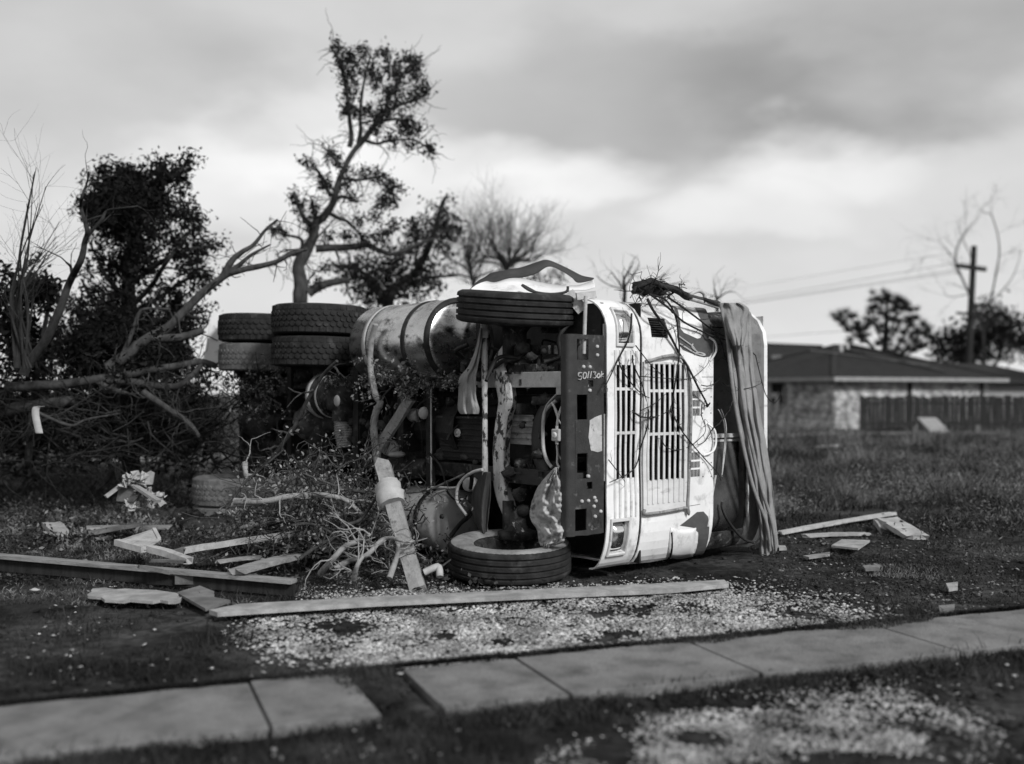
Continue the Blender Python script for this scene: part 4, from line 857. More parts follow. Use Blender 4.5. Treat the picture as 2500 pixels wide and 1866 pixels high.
# A: the tall leaning tree stripped by the wind, behind the rear wheels
YA = 18.0
def TA(x, y, dy=0): p = t3(x, y); return P(p[0], p[1], YA+dy)
ta = tree_at('windswept_tree', (P(650, 700, YA).x, YA, 0), 'tall broken tree leaning right, tufts of leaves at its tip, above the rear wheels', 'tree')
tr = MB(); tips = []
main = [P(655, 1060, YA), P(655, 850, YA), TA(195, 1570), TA(200, 1450), TA(185, 1350), TA(230, 1260), TA(270, 1180), TA(285, 1100), TA(330, 1060), TA(385, 980), TA(410, 880), TA(450, 780), TA(500, 690), TA(560, 620)]
q = spline(main, 6); tr.tube(q, [.045+.105*max(0, 1-i/(len(q)*.85))**1.25 for i in range(len(q))], 10, wob=.06)
tr.build('trunk', 'bark', ta)
lm = MB()
LIMBS = [([(230, 1255), (150, 1270), (80, 1310), (0, 1345)], .06, .035), ([(285, 1245), (380, 1240), (500, 1235), (580, 1225), (650, 1255), (740, 1275), (860, 1225), (960, 1190)], .07, .025), ([(240, 1500), (300, 1465), (380, 1440), (480, 1425)], .09, .05),
         ([(270, 1110), (230, 1090), (200, 1030), (160, 930)], .06, .025), ([(290, 1080), (270, 1010), (265, 970)], .05, .025), ([(360, 1040), (420, 1070), (470, 1090), (520, 1140), (570, 1200)], .04, .015), ([(280, 1200), (340, 1130), (400, 1070)], .02, .01),
         ([(410, 955), (450, 945), (520, 980)], .04, .02), ([(430, 780), (390, 720), (340, 670)], .045, .02), ([(370, 940), (340, 880), (300, 800), (260, 760)], .04, .015), ([(440, 840), (520, 850), (600, 840), (680, 830), (740, 880)], .03, .012),
         ([(480, 660), (490, 600), (480, 500), (470, 380), (430, 200), (380, 90)], .05, .02), ([(530, 640), (545, 560), (540, 480), (560, 300), (600, 130)], .045, .015), ([(560, 620), (620, 540), (680, 460), (720, 350), (820, 200), (900, 160)], .055, .018), ([(680, 460), (760, 420), (880, 380), (930, 340)], .035, .015),
         ([(560, 620), (640, 640), (720, 620), (860, 620), (940, 680)], .03, .012), ([(640, 520), (760, 500), (860, 560)], .03, .012), ([(545, 520), (620, 510), (700, 500)], .02, .01), ([(230, 1560), (240, 1440), (290, 1370)], .025, .01), ([(205, 1250), (200, 1190), (110, 1165), (30, 1145)], .035, .015), ([(400, 1250), (420, 1310)], .03, .015),
         ([(460, 1430), (470, 1500), (500, 1560), (400, 1570)], .018, .008)]
ltips = []
for pl, r0, r1 in LIMBS:
    zz = rnd.uniform(-.6, .6); q = limb(lm, [TA(x, y, zz*(i/len(pl))) for i, (x, y) in enumerate(pl)], r0, r1, 6, 5)
    if pl[0] in ((240, 1500), (400, 1250), (280, 1200), (460, 1430)): continue
    for i in range(4, len(q), 2):
        for _ in range(2):
            tt = []; twiggy(lm, q[i], Vector((rnd.gauss(0, 1), rnd.gauss(0, .6), rnd.gauss(.3, .8))), rnd.uniform(.2, .5), .010, 1, .8, .3, tt, 2, 3)
lm.build('limbs', 'bark', ta)
TUFT = [(400, 90, 25), (440, 150, 40), (480, 200, 45), (480, 280, 40), (500, 130, 30), (560, 100, 22), (600, 210, 50), (640, 270, 45), (690, 130, 35), (720, 200, 35), (760, 240, 35), (830, 150, 40), (860, 190, 35), (870, 250, 30), (900, 330, 40), (840, 370, 35), (760, 330, 35), (740, 410, 25), (480, 360, 35), (470, 430, 30), (510, 460, 25), (590, 450, 35), (650, 490, 35), (680, 440, 30), (800, 500, 45), (850, 550, 35), (790, 560, 30), (720, 625, 25), (840, 640, 22), (930, 675, 16), (620, 560, 18), (700, 350, 30),
        (370, 700, 20), (400, 740, 18), (330, 850, 28), (350, 890, 22), (260, 760, 12), (220, 740, 8), (450, 870, 28), (490, 960, 20), (480, 800, 12), (560, 810, 20), (650, 840, 30), (700, 880, 28), (750, 900, 26), (680, 950, 26), (720, 990, 24), (650, 1000, 22), (620, 1060, 20), (540, 1090, 18), (470, 1170, 20), (360, 1180, 16), (160, 940, 10), (180, 980, 12), (200, 1020, 12), (270, 1000, 14), (300, 1060, 14), (30, 1140, 20), (100, 1150, 18), (560, 1190, 22), (640, 1180, 24), (690, 1150, 22), (740, 1100, 22), (850, 1110, 25), (870, 1160, 22), (240, 1080, 16), (255, 1130, 16), (300, 1440, 20), (345, 1350, 12), (960, 680, 8)]
C = []
for x, y, r in TUFT:
    for _ in range(int(2+r*.21)):
        a, b = rnd.gauss(0, r*.5), rnd.gauss(0, r*.42); C.append((TA(x+a, y+b, rnd.gauss(0, .35+r*.008)), r))
pts_ = cloud([c for c, _ in C], 11, .06); pts_ = np.concatenate([pts_, pts_+nr.normal(0, .04, pts_.shape)]); v, f = leaves(pts_, .036, .42); npbuild('crown', v, f, 'leaf', ta, k=4)
# B: dense dark tree on the left
YB = 15.5
def TB(x, y, dy=0): p = t1(x, y); return P(p[0], p[1], YB+dy)
tbt = tree_at('dense_tree', (P(300, 900, YB).x, YB, 0), 'dense dark evergreen tree standing left behind the fallen branches', 'tree')
tr = MB(); limb(tr, [P(285, 1080, YB), TB(700, 1500), TB(700, 1250), TB(700, 1000), TB(720, 800), TB(760, 600), TB(900, 420), TB(1000, 350)], .14, .04, 8)
tr.build('trunk', 'bark_dark', tbt)
lm = MB()
for pl in ([(700, 1250), (850, 1100), (980, 900), (1150, 680)], [(700, 1100), (900, 950), (1080, 860), (1270, 830)], [(700, 1300), (900, 1180), (1100, 1050), (1250, 1030)], [(720, 800), (620, 650), (520, 470)], [(760, 600), (850, 450), (930, 280)], [(900, 420), (1020, 350), (1100, 250)], [(700, 1200), (560, 1050), (460, 850)], [(700, 1350), (500, 1250), (380, 1050)], [(700, 1400), (1000, 1300), (1180, 1320)], [(740, 700), (560, 560), (430, 560)]):
    limb(lm, [TB(x, y, rnd.gauss(0, .5)) for x, y in pl], .05, .015, 5)
lm.build('limbs', 'bark_dark', tbt)
CL = [(560, 460, 85, 30), (650, 420, 80, 30), (720, 380, 70, 24), (560, 560, 85, 26), (700, 520, 110, 44), (640, 640, 100, 38), (760, 600, 100, 40), (850, 480, 80, 26), (870, 400, 50, 14), (920, 330, 38, 12), (920, 270, 26, 8), (930, 560, 60, 16), (600, 720, 80, 24), (760, 740, 100, 34), (880, 680, 80, 24), (680, 830, 90, 26), (820, 850, 90, 24), (960, 780, 80, 20), (1020, 400, 42, 12), (1040, 320, 40, 10), (1100, 260, 26, 8), (1060, 480, 16, 3), (1080, 590, 50, 12), (1150, 630, 42, 12), (1000, 620, 50, 12), (1110, 700, 50, 12), (1050, 860, 60, 14), (1220, 830, 42, 11), (1280, 825, 18, 4),
      (1120, 920, 50, 10), (1160, 850, 40, 8), (560, 960, 60, 14), (520, 850, 50, 10), (640, 980, 80, 18), (740, 960, 80, 18), (860, 960, 60, 12), (1060, 1000, 60, 12), (1150, 960, 45, 8), (1240, 1040, 34, 8), (1180, 1080, 34, 6), (900, 1090, 80, 14), (1000, 1130, 60, 9), (640, 1120, 110, 26), (500, 1140, 80, 16), (430, 1010, 20, 6), (430, 570, 30, 8), (460, 550, 30, 8), (480, 620, 34, 8), (520, 650, 30, 8), (560, 310, 12, 3), (430, 350, 10, 1), (700, 1280, 140, 46), (520, 1260, 100, 26), (360, 1250, 80, 18), (850, 1300, 100, 24), (1010, 1220, 50, 14), (990, 1300, 80, 22), (1080, 1380, 70, 18), (1140, 1300, 40, 6), (1200, 1260, 20, 4), (560, 1420, 180, 80), (800, 1430, 140, 50), (960, 1450, 100, 34), (1030, 1540, 60, 20), (380, 1400, 120, 36), (700, 1560, 220, 110), (420, 1560, 180, 70), (220, 1500, 120, 30), (900, 1600, 120, 50), (1000, 1600, 40, 12), (240, 1230, 40, 6)]
C = []
for x, y, r, n in CL:
    for _ in range(int(n*(1.1 if (y > 1400 or (y < 720 and x < 860)) else .45))+1):
        C.append(TB(x+rnd.gauss(0, r*.5), y+rnd.gauss(0, r*.5), rnd.gauss(0, .3+r*.006)))
pts_ = cloud(C, 20, .085); pts_ = np.concatenate([pts_, pts_+nr.normal(0, .05, pts_.shape)]); v, f = leaves(pts_, .038, .45); npbuild('crown', v, f, 'leaf_pine', tbt, k=4)
# left edge: leaning bare sapling, whipping thin stems, a small bushy tree
def bare(name, label, YY, stems, conv, tw, cat='tree', group=None, mt='bark_dark', depth=2, Ls=.6, grav=0, kids=3, base=None):
    t = tree_at(name, base or (conv(*stems[0][0][0], YY).x, YY, 0), label, cat, group); m = MB(); m2 = MB()
    for pl, r0, r1 in stems:
        q = limb(m, [conv(x, y, YY+(i/len(pl))*rnd.uniform(-.5, .5)) for i, (x, y) in enumerate(pl)], r0, r1, 7)
        for i in range(int(len(q)*.3), len(q), tw):
            d = (q[i]-q[max(0, i-2)]).normalized(); twiggy(m2, q[i], d+Vector((rnd.gauss(0, .6), rnd.gauss(0, .6), rnd.gauss(0, .4))), Ls*rnd.uniform(.5, 1.2), r1*.8, depth, .55, .18, None, kids, 4, grav)
    m.build('trunk', mt, t); m2.build('twigs', 'twig', t, kind='stuff'); return t
cT1 = lambda x, y, Y_: P(*t1(x, y), Y_); cT3 = lambda x, y, Y_: P(*t3(x, y), Y_); cT4 = lambda x, y, Y_: P(*t4(x, y), Y_)
bare('bare_sapling', 'bare sapling leaning right at the far left, forked near its top', 11.5, [([(-10, 1700), (30, 1620), (150, 1450), (240, 1250), (300, 1080), (380, 920), (405, 800), (420, 720), (380, 580), (385, 500), (420, 400), (430, 330)], .058, .006), ([(400, 800), (450, 730), (520, 650), (560, 590), (700, 570), (760, 560)], .022, .008), ([(320, 1050), (310, 970), (280, 940)], .02, .01)], cT1, 5, depth=1, Ls=.35, kids=2)
for i, (x0, x1, y1, lab) in enumerate(((-60, 60, 380, 'thin whippy stems swept right, at the left edge'), (-30, 150, 760, 'lower clump of wispy bare stems at the left edge'))):
    stems = [([(x0+rnd.uniform(-60, 120), 1650), (x0+rnd.uniform(-40, 110), 1250), (x0+rnd.uniform(0, 80)+20, 900 if i == 0 else 1050), (x1+rnd.uniform(-60, 90), y1+rnd.uniform(-100, 200))], .016, .003) for _ in range(8)]
    bare('bare_shrub', lab, 11.0+i, stems, cT1, 5, 'shrub', depth=1, Ls=.7, grav=.06, kids=3)
tb2 = tree_at('leafy_shrub', (P(90, 900, 13).x, 13, 0), 'small leafy bush with a round dark tuft at the left edge', 'shrub'); m = MB()
limb(m, [P(60, 1000, 13), P(80, 800, 13), P(110, 640, 13)], .05, .02); limb(m, [P(80, 800, 13), P(40, 640, 13), P(70, 560, 13)], .03, .01); m.build('stem', 'bark_dark', tb2)
C = [P(*t1(110+rnd.gauss(0, 40), 1130+rnd.gauss(0, 32)), 13+rnd.gauss(0, .2)) for _ in range(60)]+[P(*t1(30+rnd.gauss(0, 60), 1550+rnd.gauss(0, 80)), 13+rnd.gauss(0, .3)) for _ in range(60)]+[P(*t1(-60+rnd.gauss(0, 70), 1300+rnd.gauss(0, 140)), 13.5+rnd.gauss(0, .4)) for _ in range(110)]
v, f = leaves(cloud(C, 14, .07), .05, .45); npbuild('crown', v, f, 'leaf_pine', tb2, k=4)
# fallen tree: two uprooted trunks with bare limbs reaching right
ft = tree_at('fallen_tree', P(120, 1000, 12.5), 'fallen tree lying towards the rear wheels, two long bare limbs rising to the right', 'fallen tree')
m = MB(); m2 = MB(); YF = 12.8
F2 = lambda x, y, dy=0: P(*t2(x, y), YF+dy); F1 = lambda x, y, dy=0: P(*t1(x, y), YF+dy)
for pl, r0, r1 in (([F2(-120, 262), F2(30, 258), F2(250, 245), F2(400, 225), F2(520, 205), F2(700, 180), F2(820, 155), F2(1000, 125), F2(1190, 95), F2(1290, 125)], .065, .035), ([F1(560, 1650), F1(680, 1570), F1(760, 1500), F1(850, 1440), F1(950, 1390), F1(1080, 1260), F1(1200, 1140), F1(1330, 1040), F1(1420, 1000), F1(1600, 960), F1(1700, 930), F1(1800, 880), F1(1900, 850)], .075, .018),
                   ([F1(1330, 1040), F1(1390, 930), F1(1460, 870), F1(1540, 820), F1(1620, 720), F1(1700, 650)], .045, .012), ([F1(1380, 1000), F1(1450, 950), F1(1520, 890), F1(1650, 820)], .035, .01), ([F1(850, 1440), F1(1000, 1450), F1(1100, 1430), F1(1200, 1395)], .06, .04),
                   ([F2(560, 215), F2(760, 235), F2(880, 255), F2(1030, 255), F2(1130, 180), F2(1200, 100)], .05, .03), ([F2(480, 220), F2(600, 280), F2(700, 310)], .04, .02), ([F2(800, 300, -.4), F2(950, 400, -.5), F2(1100, 500, -.6), F2(1170, 590, -.8)], .045, .02), ([F1(650, 1580), F1(720, 1420), F1(770, 1280), F1(830, 1250), F1(980, 1255)], .03, .012),
                   ([F2(-100, 420, .3), F2(60, 390, .2), F2(230, 370), F2(330, 350)], .09, .06), ([F2(60, 420, -.5), F2(300, 520, -.6), F2(420, 480, -.6), F2(640, 440, -.4)], .02, .01)):
    q = limb(m, pl, r0, r1, 8, 5, .08)
    for i in range(2, len(q), 2):
        d = Vector((rnd.gauss(.2, .8), rnd.gauss(0, .5), rnd.gauss(.1 if q[i].z > 1.9 else -.25, .7))); twiggy(m2, q[i], d, rnd.uniform(.15, .5), min(.012, r1*.5), 2 if q[i].z < 1.9 else 0, .7, .3, None, 2, 4)
m.build('trunk', 'bark', ft); m2.build('twigs', 'bark', ft, kind='stuff')
# thicket under and behind it
th = MB()
for i in range(330):
    x = rnd.uniform(-200, 470); y = rnd.uniform(880, 1010); Yt = rnd.uniform(12.2, 15.5); p = P(x, y, Yt); p.z = max(p.z, .02)
    twiggy(th, p, Vector((rnd.gauss(0, 1), rnd.gauss(0, .4), rnd.gauss(.3, .6))), rnd.uniform(.4, 1.1), .014, 2, .8, .3, None, 2, 3)
th.build('brushwood_thicket', 'bark_dark', None, origin=(-5, 13, 0), kind='stuff')
C = [P(rnd.uniform(-250, 430), rnd.gauss(885, 45), rnd.uniform(13.5, 18)) for _ in range(760)]; C = [c for c in C if c.z > .0]
v, f = leaves(cloud(C, 16, .16), .06, .45); npbuild('thicket_foliage', v, f, 'leaf_pine', k=4, kind='stuff')
C = [P(rnd.uniform(300, 480), rnd.gauss(925, 28), rnd.uniform(14, 19)) for _ in range(300)]; C = [c for c in C if c.z > 0]
v, f = leaves(cloud(C, 14, .14), .045, .3); npbuild('weedy_bank', v, f, 'grass', k=4, kind='stuff')
# C: leafy tree and bare fan-shaped tree behind the tank
def leafy(name, label, base, stems, tufts, conv, YY, size, per, rad, mt='leaf', dens=.3, group=None, bark='bark_dark'):
    t = tree_at(name, base, label, 'tree', group); m = MB()
    for pl, r0, r1 in stems: limb(m, [conv(x, y, YY+rnd.gauss(0, .3)) for x, y in pl], r0, r1, 6)
    m.build('trunk', bark, t); C = []
    for x, y, r, n in tufts:
        for _ in range(int(n*dens*3)): C.append(conv(x+rnd.gauss(0, r*.5), y+rnd.gauss(0, r*.45), YY+rnd.gauss(0, .3+r*.01)))
    v, f = leaves(cloud(C, per, rad), size, .45); npbuild('crown', v, f, mt, t, k=4); return t
leafy('leafy_tree', 'bushy leafy tree just right of the leaning trunk, above the upper fuel tank', (P(880, 800, 22).x, 22, 0), [([(700, 2100), (700, 1700), (720, 1500), (860, 1380), (950, 1200), (1010, 1000), (1040, 940)], .16, .02), ([(700, 1600), (600, 1420), (480, 1350), (380, 1340)], .08, .02), ([(720, 1500), (900, 1420), (1100, 1400)], .07, .02), ([(860, 1380), (870, 1200), (930, 1000)], .04, .01)],
      [(430, 1370, 50, 12), (520, 1340, 60, 14), (500, 1420, 60, 18), (600, 1420, 80, 26), (620, 1500, 60, 16), (680, 1380, 70, 22), (720, 1470, 80, 28), (700, 1300, 70, 14), (780, 1340, 70, 20), (860, 1400, 80, 24), (840, 1480, 80, 24), (940, 1380, 60, 14), (800, 1250, 60, 12), (880, 1220, 60, 12), (960, 1140, 55, 14), (1020, 1120, 50, 12), (1080, 1110, 40, 10), (1000, 1190, 50, 10), (1060, 1180, 50, 10), (1020, 1050, 28, 5), (1030, 1000, 20, 4), (1040, 950, 16, 3), (930, 1060, 14, 2), (930, 1010, 10, 2), (935, 980, 8, 1), (860, 1150, 30, 7), (620, 1560, 50, 9), (560, 1500, 40, 9), (560, 1280, 50, 7), (980, 1460, 50, 8), (1040, 1300, 50, 6)], cT3, 22, .055, 11, .11, 'leaf', .40)
stems = []
for i in range(30):
    a = -1.25+2.5*i/29+rnd.uniform(-.05, .05); b = rnd.choice([(1200, 1440), (1390, 1360), (1180, 1400), (1380, 1380)])
    stems.append(([(1290, 1750), b, (b[0]+math.sin(a)*160, b[1]-math.cos(a)*150), (b[0]+math.sin(a)*200+rnd.uniform(-20, 20), max(1090, b[1]-math.cos(a)*250))], .035, .010))
bare('bare_tree', 'leafless fan-shaped tree between the leafy tree and the raised mudguard', 26, stems, cT3, 2, depth=2, Ls=.75, kids=4, base=(P(1197, 848, 26).x, 26, 0), grav=.1)
leafy('small_leafy_tree', 'sparse leafy treetop seen under the torn flap on the upper wheel', (P(1225, 848, 27).x, 27, 0), [([(1640, 1900), (1640, 1600), (1600, 1450)], .08, .02)], [(1580, 1410, 40, 8), (1640, 1390, 40, 8), (1700, 1400, 40, 7), (1540, 1430, 40, 8), (1640, 1450, 60, 9), (1440, 1440, 40, 5)], cT3, 27, .05, 9, .12, 'leaf', .3)
cC3 = lambda x, y, Y_: P(*c3(x, y), Y_)
bare('bare_treetop', 'twiggy bare treetop showing above the headlight corner of the cab', 20, [([(300, 900), (300, 500), (310, 240), (300, 150), (330, 80), (380, 0)], .05, .012), ([(310, 240), (220, 120), (180, 60)], .02, .006), ([(310, 240), (130, 180), (30, 100)], .015, .005), ([(320, 200), (420, 60), (460, -20)], .02, .006)], cC3, 3, depth=1, Ls=.5, kids=2)
bare('bare_treetop', 'twiggy bare treetop showing above the middle of the grille', 21, [([(700, 700), (690, 300), (670, 140), (720, 70)], .04, .01), ([(680, 200), (800, 180), (960, 150)], .02, .005)], cC3, 4, depth=1, Ls=.4, kids=2)
bare('bare_treetop', 'curly bare treetop showing over the windshield corner', 21, [([(1240, 900), (1240, 400), (1230, 300), (1210, 220)], .04, .012), ([(1240, 340), (1330, 270), (1420, 260)], .02, .006), ([(1240, 400), (1400, 420), (1540, 500)], .02, .006), ([(1200, 300), (1160, 330)], .015, .005)], cC3, 3, depth=1, Ls=.45, kids=3)
# pine behind the house
YP = 50
def pine():
    t = tree_at('pine_tree', (P(1910, 848, YP).x, YP, 0), 'young pine with bristling tufts rising behind the hipped roof', 'tree'); m = MB()
    st = [([(1130, 1500), (1130, 1000), (1140, 800), (1145, 640)], .22, .05), ([(1130, 1100), (1040, 950), (930, 880), (860, 800), (820, 750)], .09, .03), ([(1130, 950), (1060, 800), (1060, 660)], .07, .03), ([(1130, 1050), (1250, 900), (1330, 740)], .08, .03), ([(1130, 1100), (1300, 1000), (1400, 880)], .07, .03), ([(1130, 900), (1200, 760), (1200, 660)], .06, .03), ([(1040, 950), (900, 760), (880, 740)], .05, .02)]
    ends = []
    for pl, r0, r1 in st: limb(m, [cT4(x, y, YP+rnd.gauss(0, .5)) for x, y in pl], r0, r1, 6)
    m.build('trunk', 'bark_dark', t)
    T_ = [(820, 755), (830, 790), (890, 740), (905, 770), (850, 830), (880, 850), (930, 845), (970, 840), (1000, 830), (1060, 640), (1050, 680), (1020, 720), (1080, 700), (1110, 640), (1140, 620), (1150, 660), (1190, 640), (1210, 680), (1180, 720), (1100, 760), (1040, 760), (1030, 800), (1100, 820), (1150, 780), (1200, 780), (1240, 690), (1270, 670), (1290, 690), (1260, 740), (1310, 730), (1330, 780), (1290, 790), (1240, 820), (1300, 840), (1200, 860), (1130, 870), (1260, 880), (1220, 920), (1160, 930), (1300, 920), (1100, 930), (1390, 820), (1400, 850), (1370, 850), (1430, 900), (1410, 930), (1340, 900), (1360, 960), (1280, 970), (1200, 980), (1320, 1000), (1250, 1010), (960, 900), (990, 930), (1150, 1000), (1340, 940), (880, 930)]
    V = []; 
    for x, y in T_:
        for _ in range(3): V.append((cT4(x+rnd.gauss(0, 18), y+rnd.gauss(0, 18), YP+rnd.gauss(0, .8))))
    C = np.array([list(p) for p in V]); n = 110; C = np.repeat(C, n, 0); d = nr.normal(size=C.shape); d[:, 2] = np.abs(d[:, 2])*1.3+.2; d /= np.linalg.norm(d, axis=1)[:, None]
    L_ = nr.uniform(.22, .5, len(C))[:, None]; w = np.cross(d, nr.normal(size=d.shape)); w /= np.linalg.norm(w, axis=1)[:, None]
    v = np.stack([C-w*.008, C+w*.008, C+d*L_], 1).reshape(-1, 3); k = np.arange(len(C))[:, None]*3; npbuild('crown', v, k+np.array([[0, 1, 2]]), 'leaf_pine', t)
pine()
bare('bare_tree', 'leafless spiky tree tangled with the utility pole at the right', 60, [([(1800, 1500), (1790, 900), (1740, 700), (1660, 520), (1610, 400), (1610, 300), (1660, 200), (1720, 120)], .09, .02), ([(1610, 400), (1560, 320), (1490, 230)], .04, .012), ([(1790, 900), (1850, 600), (1900, 300), (1850, 80), (1800, 60)], .06, .018), ([(1700, 600), (1560, 620), (1520, 560)], .03, .01), ([(1700, 620), (1720, 400), (1640, 200), (1630, 150)], .04, .012), ([(1800, 700), (1980, 500), (2050, 300)], .04, .012)], cT4, 3, depth=2, Ls=1.7, kids=3)
leafy('bushy_tree', 'round dark bushy tree behind the pole foot at the right', (P(2080, 848, 70).x, 70, 0), [([(1640, 1300), (1640, 1050), (1600, 950), (1520, 900)], .15, .05), ([(1640, 1100), (1760, 900), (1860, 750)], .1, .05)], [(1500, 960, 60, 14), (1560, 880, 60, 14), (1560, 980, 70, 20), (1640, 900, 80, 22), (1640, 1010, 80, 26), (1740, 850, 90, 26), (1760, 960, 90, 34), (1840, 760, 80, 26), (1860, 880, 90, 36), (1960, 820, 90, 36), (1800, 720, 60, 14), (1960, 950, 100, 40), (1480, 1020, 30, 5), (1700, 1040, 90, 26), (2060, 900, 100, 30), (2160, 940, 120, 36)], cT4, 70, .20, 12, .34, 'leaf', .27)
leafy('distant_tree', 'dark tree beyond the frame edge to the right of the bushy tree', (P(2300, 848, 52).x, 52, 0), [([(2250, 1300), (2250, 1000)], .2, .1)], [(2300, 900, 160, 60), (2400, 980, 120, 40)], cT4, 52, .18, 12, .3, 'leaf', .3)

# ------------------------------------------------------------------ utility pole and wires
YU = 62
pole = tree_at('utility_pole', (P(2092, 848, YU).x, YU, 0), 'dark wooden utility pole with two crossarms at the right', 'utility pole')
m = MB(); m.tube([P(2088, 903, YU), P(2097, 700, YU), P(2105, 532, YU)], [.22, .19, .16], 10); m.build('pole', 'bark_dark', pole)
m = MB(); m.beam(P(*t4(1605, 408), YU-.25), P(*t4(1810, 437), YU-.25), .18, .24); m.build('crossarm', 'bark_dark', pole)
m = MB(); m.beam(P(*t4(1610, 728), YU-.25), P(*t4(1800, 745), YU-.25), .12, .14); m.build('crossarm', 'bark_dark', pole)
for x in (1612, 1650, 1690, 1765, 1800): m = MB(); m.lathe(P(*t4(x, 405+(x-1605)*.14), YU-.16), (0, 0, 1), [(.0, .22), (.05, .2), (.035, .14), (.055, .1), (.02, .05), (.02, 0)], 8); m.build('insulator', 'pale_steel', pole)
for i, (a, b_) in enumerate((((1600, 320), (100, 570)), ((1610, 392), (100, 655)), ((1605, 440), (130, 668)), ((1650, 452), (130, 674)), ((1000, 840), (380, 885)))):
    A_ = P(*t4(*a), 61.7); B_ = P(*t4(*b_), 92); B_ = B_+(B_-A_)*.9; A2 = A_+(A_-B_)*.0
    m = MB(); m.tube([A_+(B_-A_)*t/16+Vector((0, 0, -.9*math.sin(math.pi*t/16)*0)) for t in range(17)], .015 if i else .010, 5)
    lab = ['thin topmost power line, faint against the cloud', 'upper of the three power lines running left from the crossarm', 'middle power line running left from the crossarm', 'lowest power line running left from the crossarm', 'faint short wire low over the far roof'][i]
    m.build('power_line', 'black_steel', None, label=lab, category='power line', group='overhead power lines')
# ------------------------------------------------------------------ brick house with hipped roof
YH = 44.0; Ch = P(1803, 848, YH); Ch.z = 0; ah = math.radians(28); hd = Vector((math.cos(ah), math.sin(ah), 0)); hp = Vector((-math.sin(ah), math.cos(ah), 0))
LH, DH, ZE = 9.6, 8.2, 2.14
house = empty('brick_house', Ch, label='low brick house with a dark hipped roof, right background', category='house')
def hq(a, b, z): return Ch+hd*a+hp*b+Vector((0, 0, z))
HR = Matrix((hd, hp, Vector((0, 0, 1)))).transposed()
def hbox(m, a0, a1, b0, b1, z0, z1): return m.box(hq((a0+a1)/2, (b0+b1)/2, (z0+z1)/2), (a1-a0, b1-b0, z1-z0), HR)
WIN = [(3.55, 4.2, 1.15, 2.0)]
m = MB(); hbox(m, 0.05, LH-.05, 0.05, DH-.05, -.1, ZE); m.build('wall', 'mortar', house)
m = MB(); hbox(m, LH, LH+7, 1.2, DH-1, -.1, 1.9); m.build('wall', 'mortar', house)
bm_ = MB()
for row in range(28):
    z = .0+row*.076
    for side in range(2):
        L_ = LH if side == 0 else DH; x = -.05+(.105 if row % 2 else 0)
        while x < L_-.2:
            if not (side == 1 and 2.9 < x < 3.7 and .75 < z < 1.9):
                if side == 0: hbox(bm_, x, x+.2, .028-rnd.uniform(0, .012), .06, z, z+.064)
                else: hbox(bm_, .028-rnd.uniform(0, .012), .06, x, x+.2, z, z+.064)
            x += .212
bm_.build('bricks', 'brick', house, kind='stuff')
# window in the left wall
m = MB(); hbox(m, .0, .06, 2.95, 3.8, .95, 1.95); wn = m.build('window', 'dark_void', house)
m = MB(); 
for b0, b1, z0_, z1_ in ((2.93, 3.0, .93, 1.97), (3.76, 3.83, .93, 1.97), (3.0, 3.76, .93, 1.0), (3.0, 3.76, 1.42, 1.47), (3.0, 3.76, 1.9, 1.97)): hbox(m, -.05, .0, b0, b1, z0_, z1_)
m.build('window_frame', 'trim_paint', wn)
m = MB(); hbox(m, -.06, -.02, 3.35, 3.75, 1.28, 1.5); hbox(m, -.08, -.03, 3.25, 3.45, .6, 1.35); m.build('torn_screen', 'plastic_white', wn)
for xx in (4.4, 9.0): m = MB(); hbox(m, xx-.09, xx+.09, -.05, .02, 0, ZE); m.build('downpipe', 'dark_wood', house)
m = MB(); hbox(m, -.06, .01, 6.3, 6.5, .5, ZE); m.build('downpipe', 'dark_wood', house)
ov = .55; E = [hq(-ov, -ov, ZE), hq(LH+ov, -ov, ZE), hq(LH+ov, DH+ov, ZE), hq(-ov, DH+ov, ZE)]; hh = (DH+2*ov)/2; ZR = ZE+1.55
R1, R2 = hq(-ov+hh, -ov+hh, ZR), hq(LH+ov-hh, -ov+hh, ZR)
m = MB(); m.add(E+[R1, R2], [(0, 1, 5, 4), (1, 2, 5), (2, 3, 4, 5), (3, 0, 4)]); rf = m.build('roof', 'roof_shingle', house, solid=.04)
m = MB()
for a, b_ in ((E[0], R1), (R1, R2), (R2, E[1]), (E[3], R1)): m.beam(a+Vector((0, 0, .04)), b_+Vector((0, 0, .04)), .22, .04)
m.build('ridge_cap', 'dark_wood', rf)
def on_roof(a, b): z = ZE+1.62*(b+ov)/hh; return hq(a, b, z+.03)
for (a, b, a2, b2, w) in ((1.5, 3.0, 6.8, 1.1, .16), (4.6, 2.7, 6.9, .2, .5), (3.9, 3.4, 4.9, 2.2, .5)): m = MB(); m.beam(on_roof(a, b), on_roof(a2, b2), w, .04, (0, 0, 1)); m.build('exposed_batten' if w < .3 else 'bare_patch', 'grey_wood', rf)
for a, b in ((3.4, 3.0), (4.1, 3.3)): m = MB(); m.lathe(on_roof(a, b), (0, 0, 1), [(.09, -.05), (.07, .3), (0, .3)], 10); m.build('vent_pipe', 'plastic_white', rf)
m = MB()
for a, b_ in ((E[0], E[1]), (E[3], E[0])): m.beam(a+Vector((0, 0, -.08)), b_+Vector((0, 0, -.08)), .04, .17)
m.build('fascia', 'trim_paint', house)
m = MB(); hbox(m, -ov+.05, LH+ov-.05, -ov+.05, DH+ov-.05, ZE-.05, ZE-.03); m.build('soffit', 'trim_paint', house)
e2 = [hq(LH-.5, .6, 1.95), hq(LH+7.6, .6, 1.95), hq(LH+7.6, DH-.4, 1.95), hq(LH-.5, DH-.4, 1.95)]
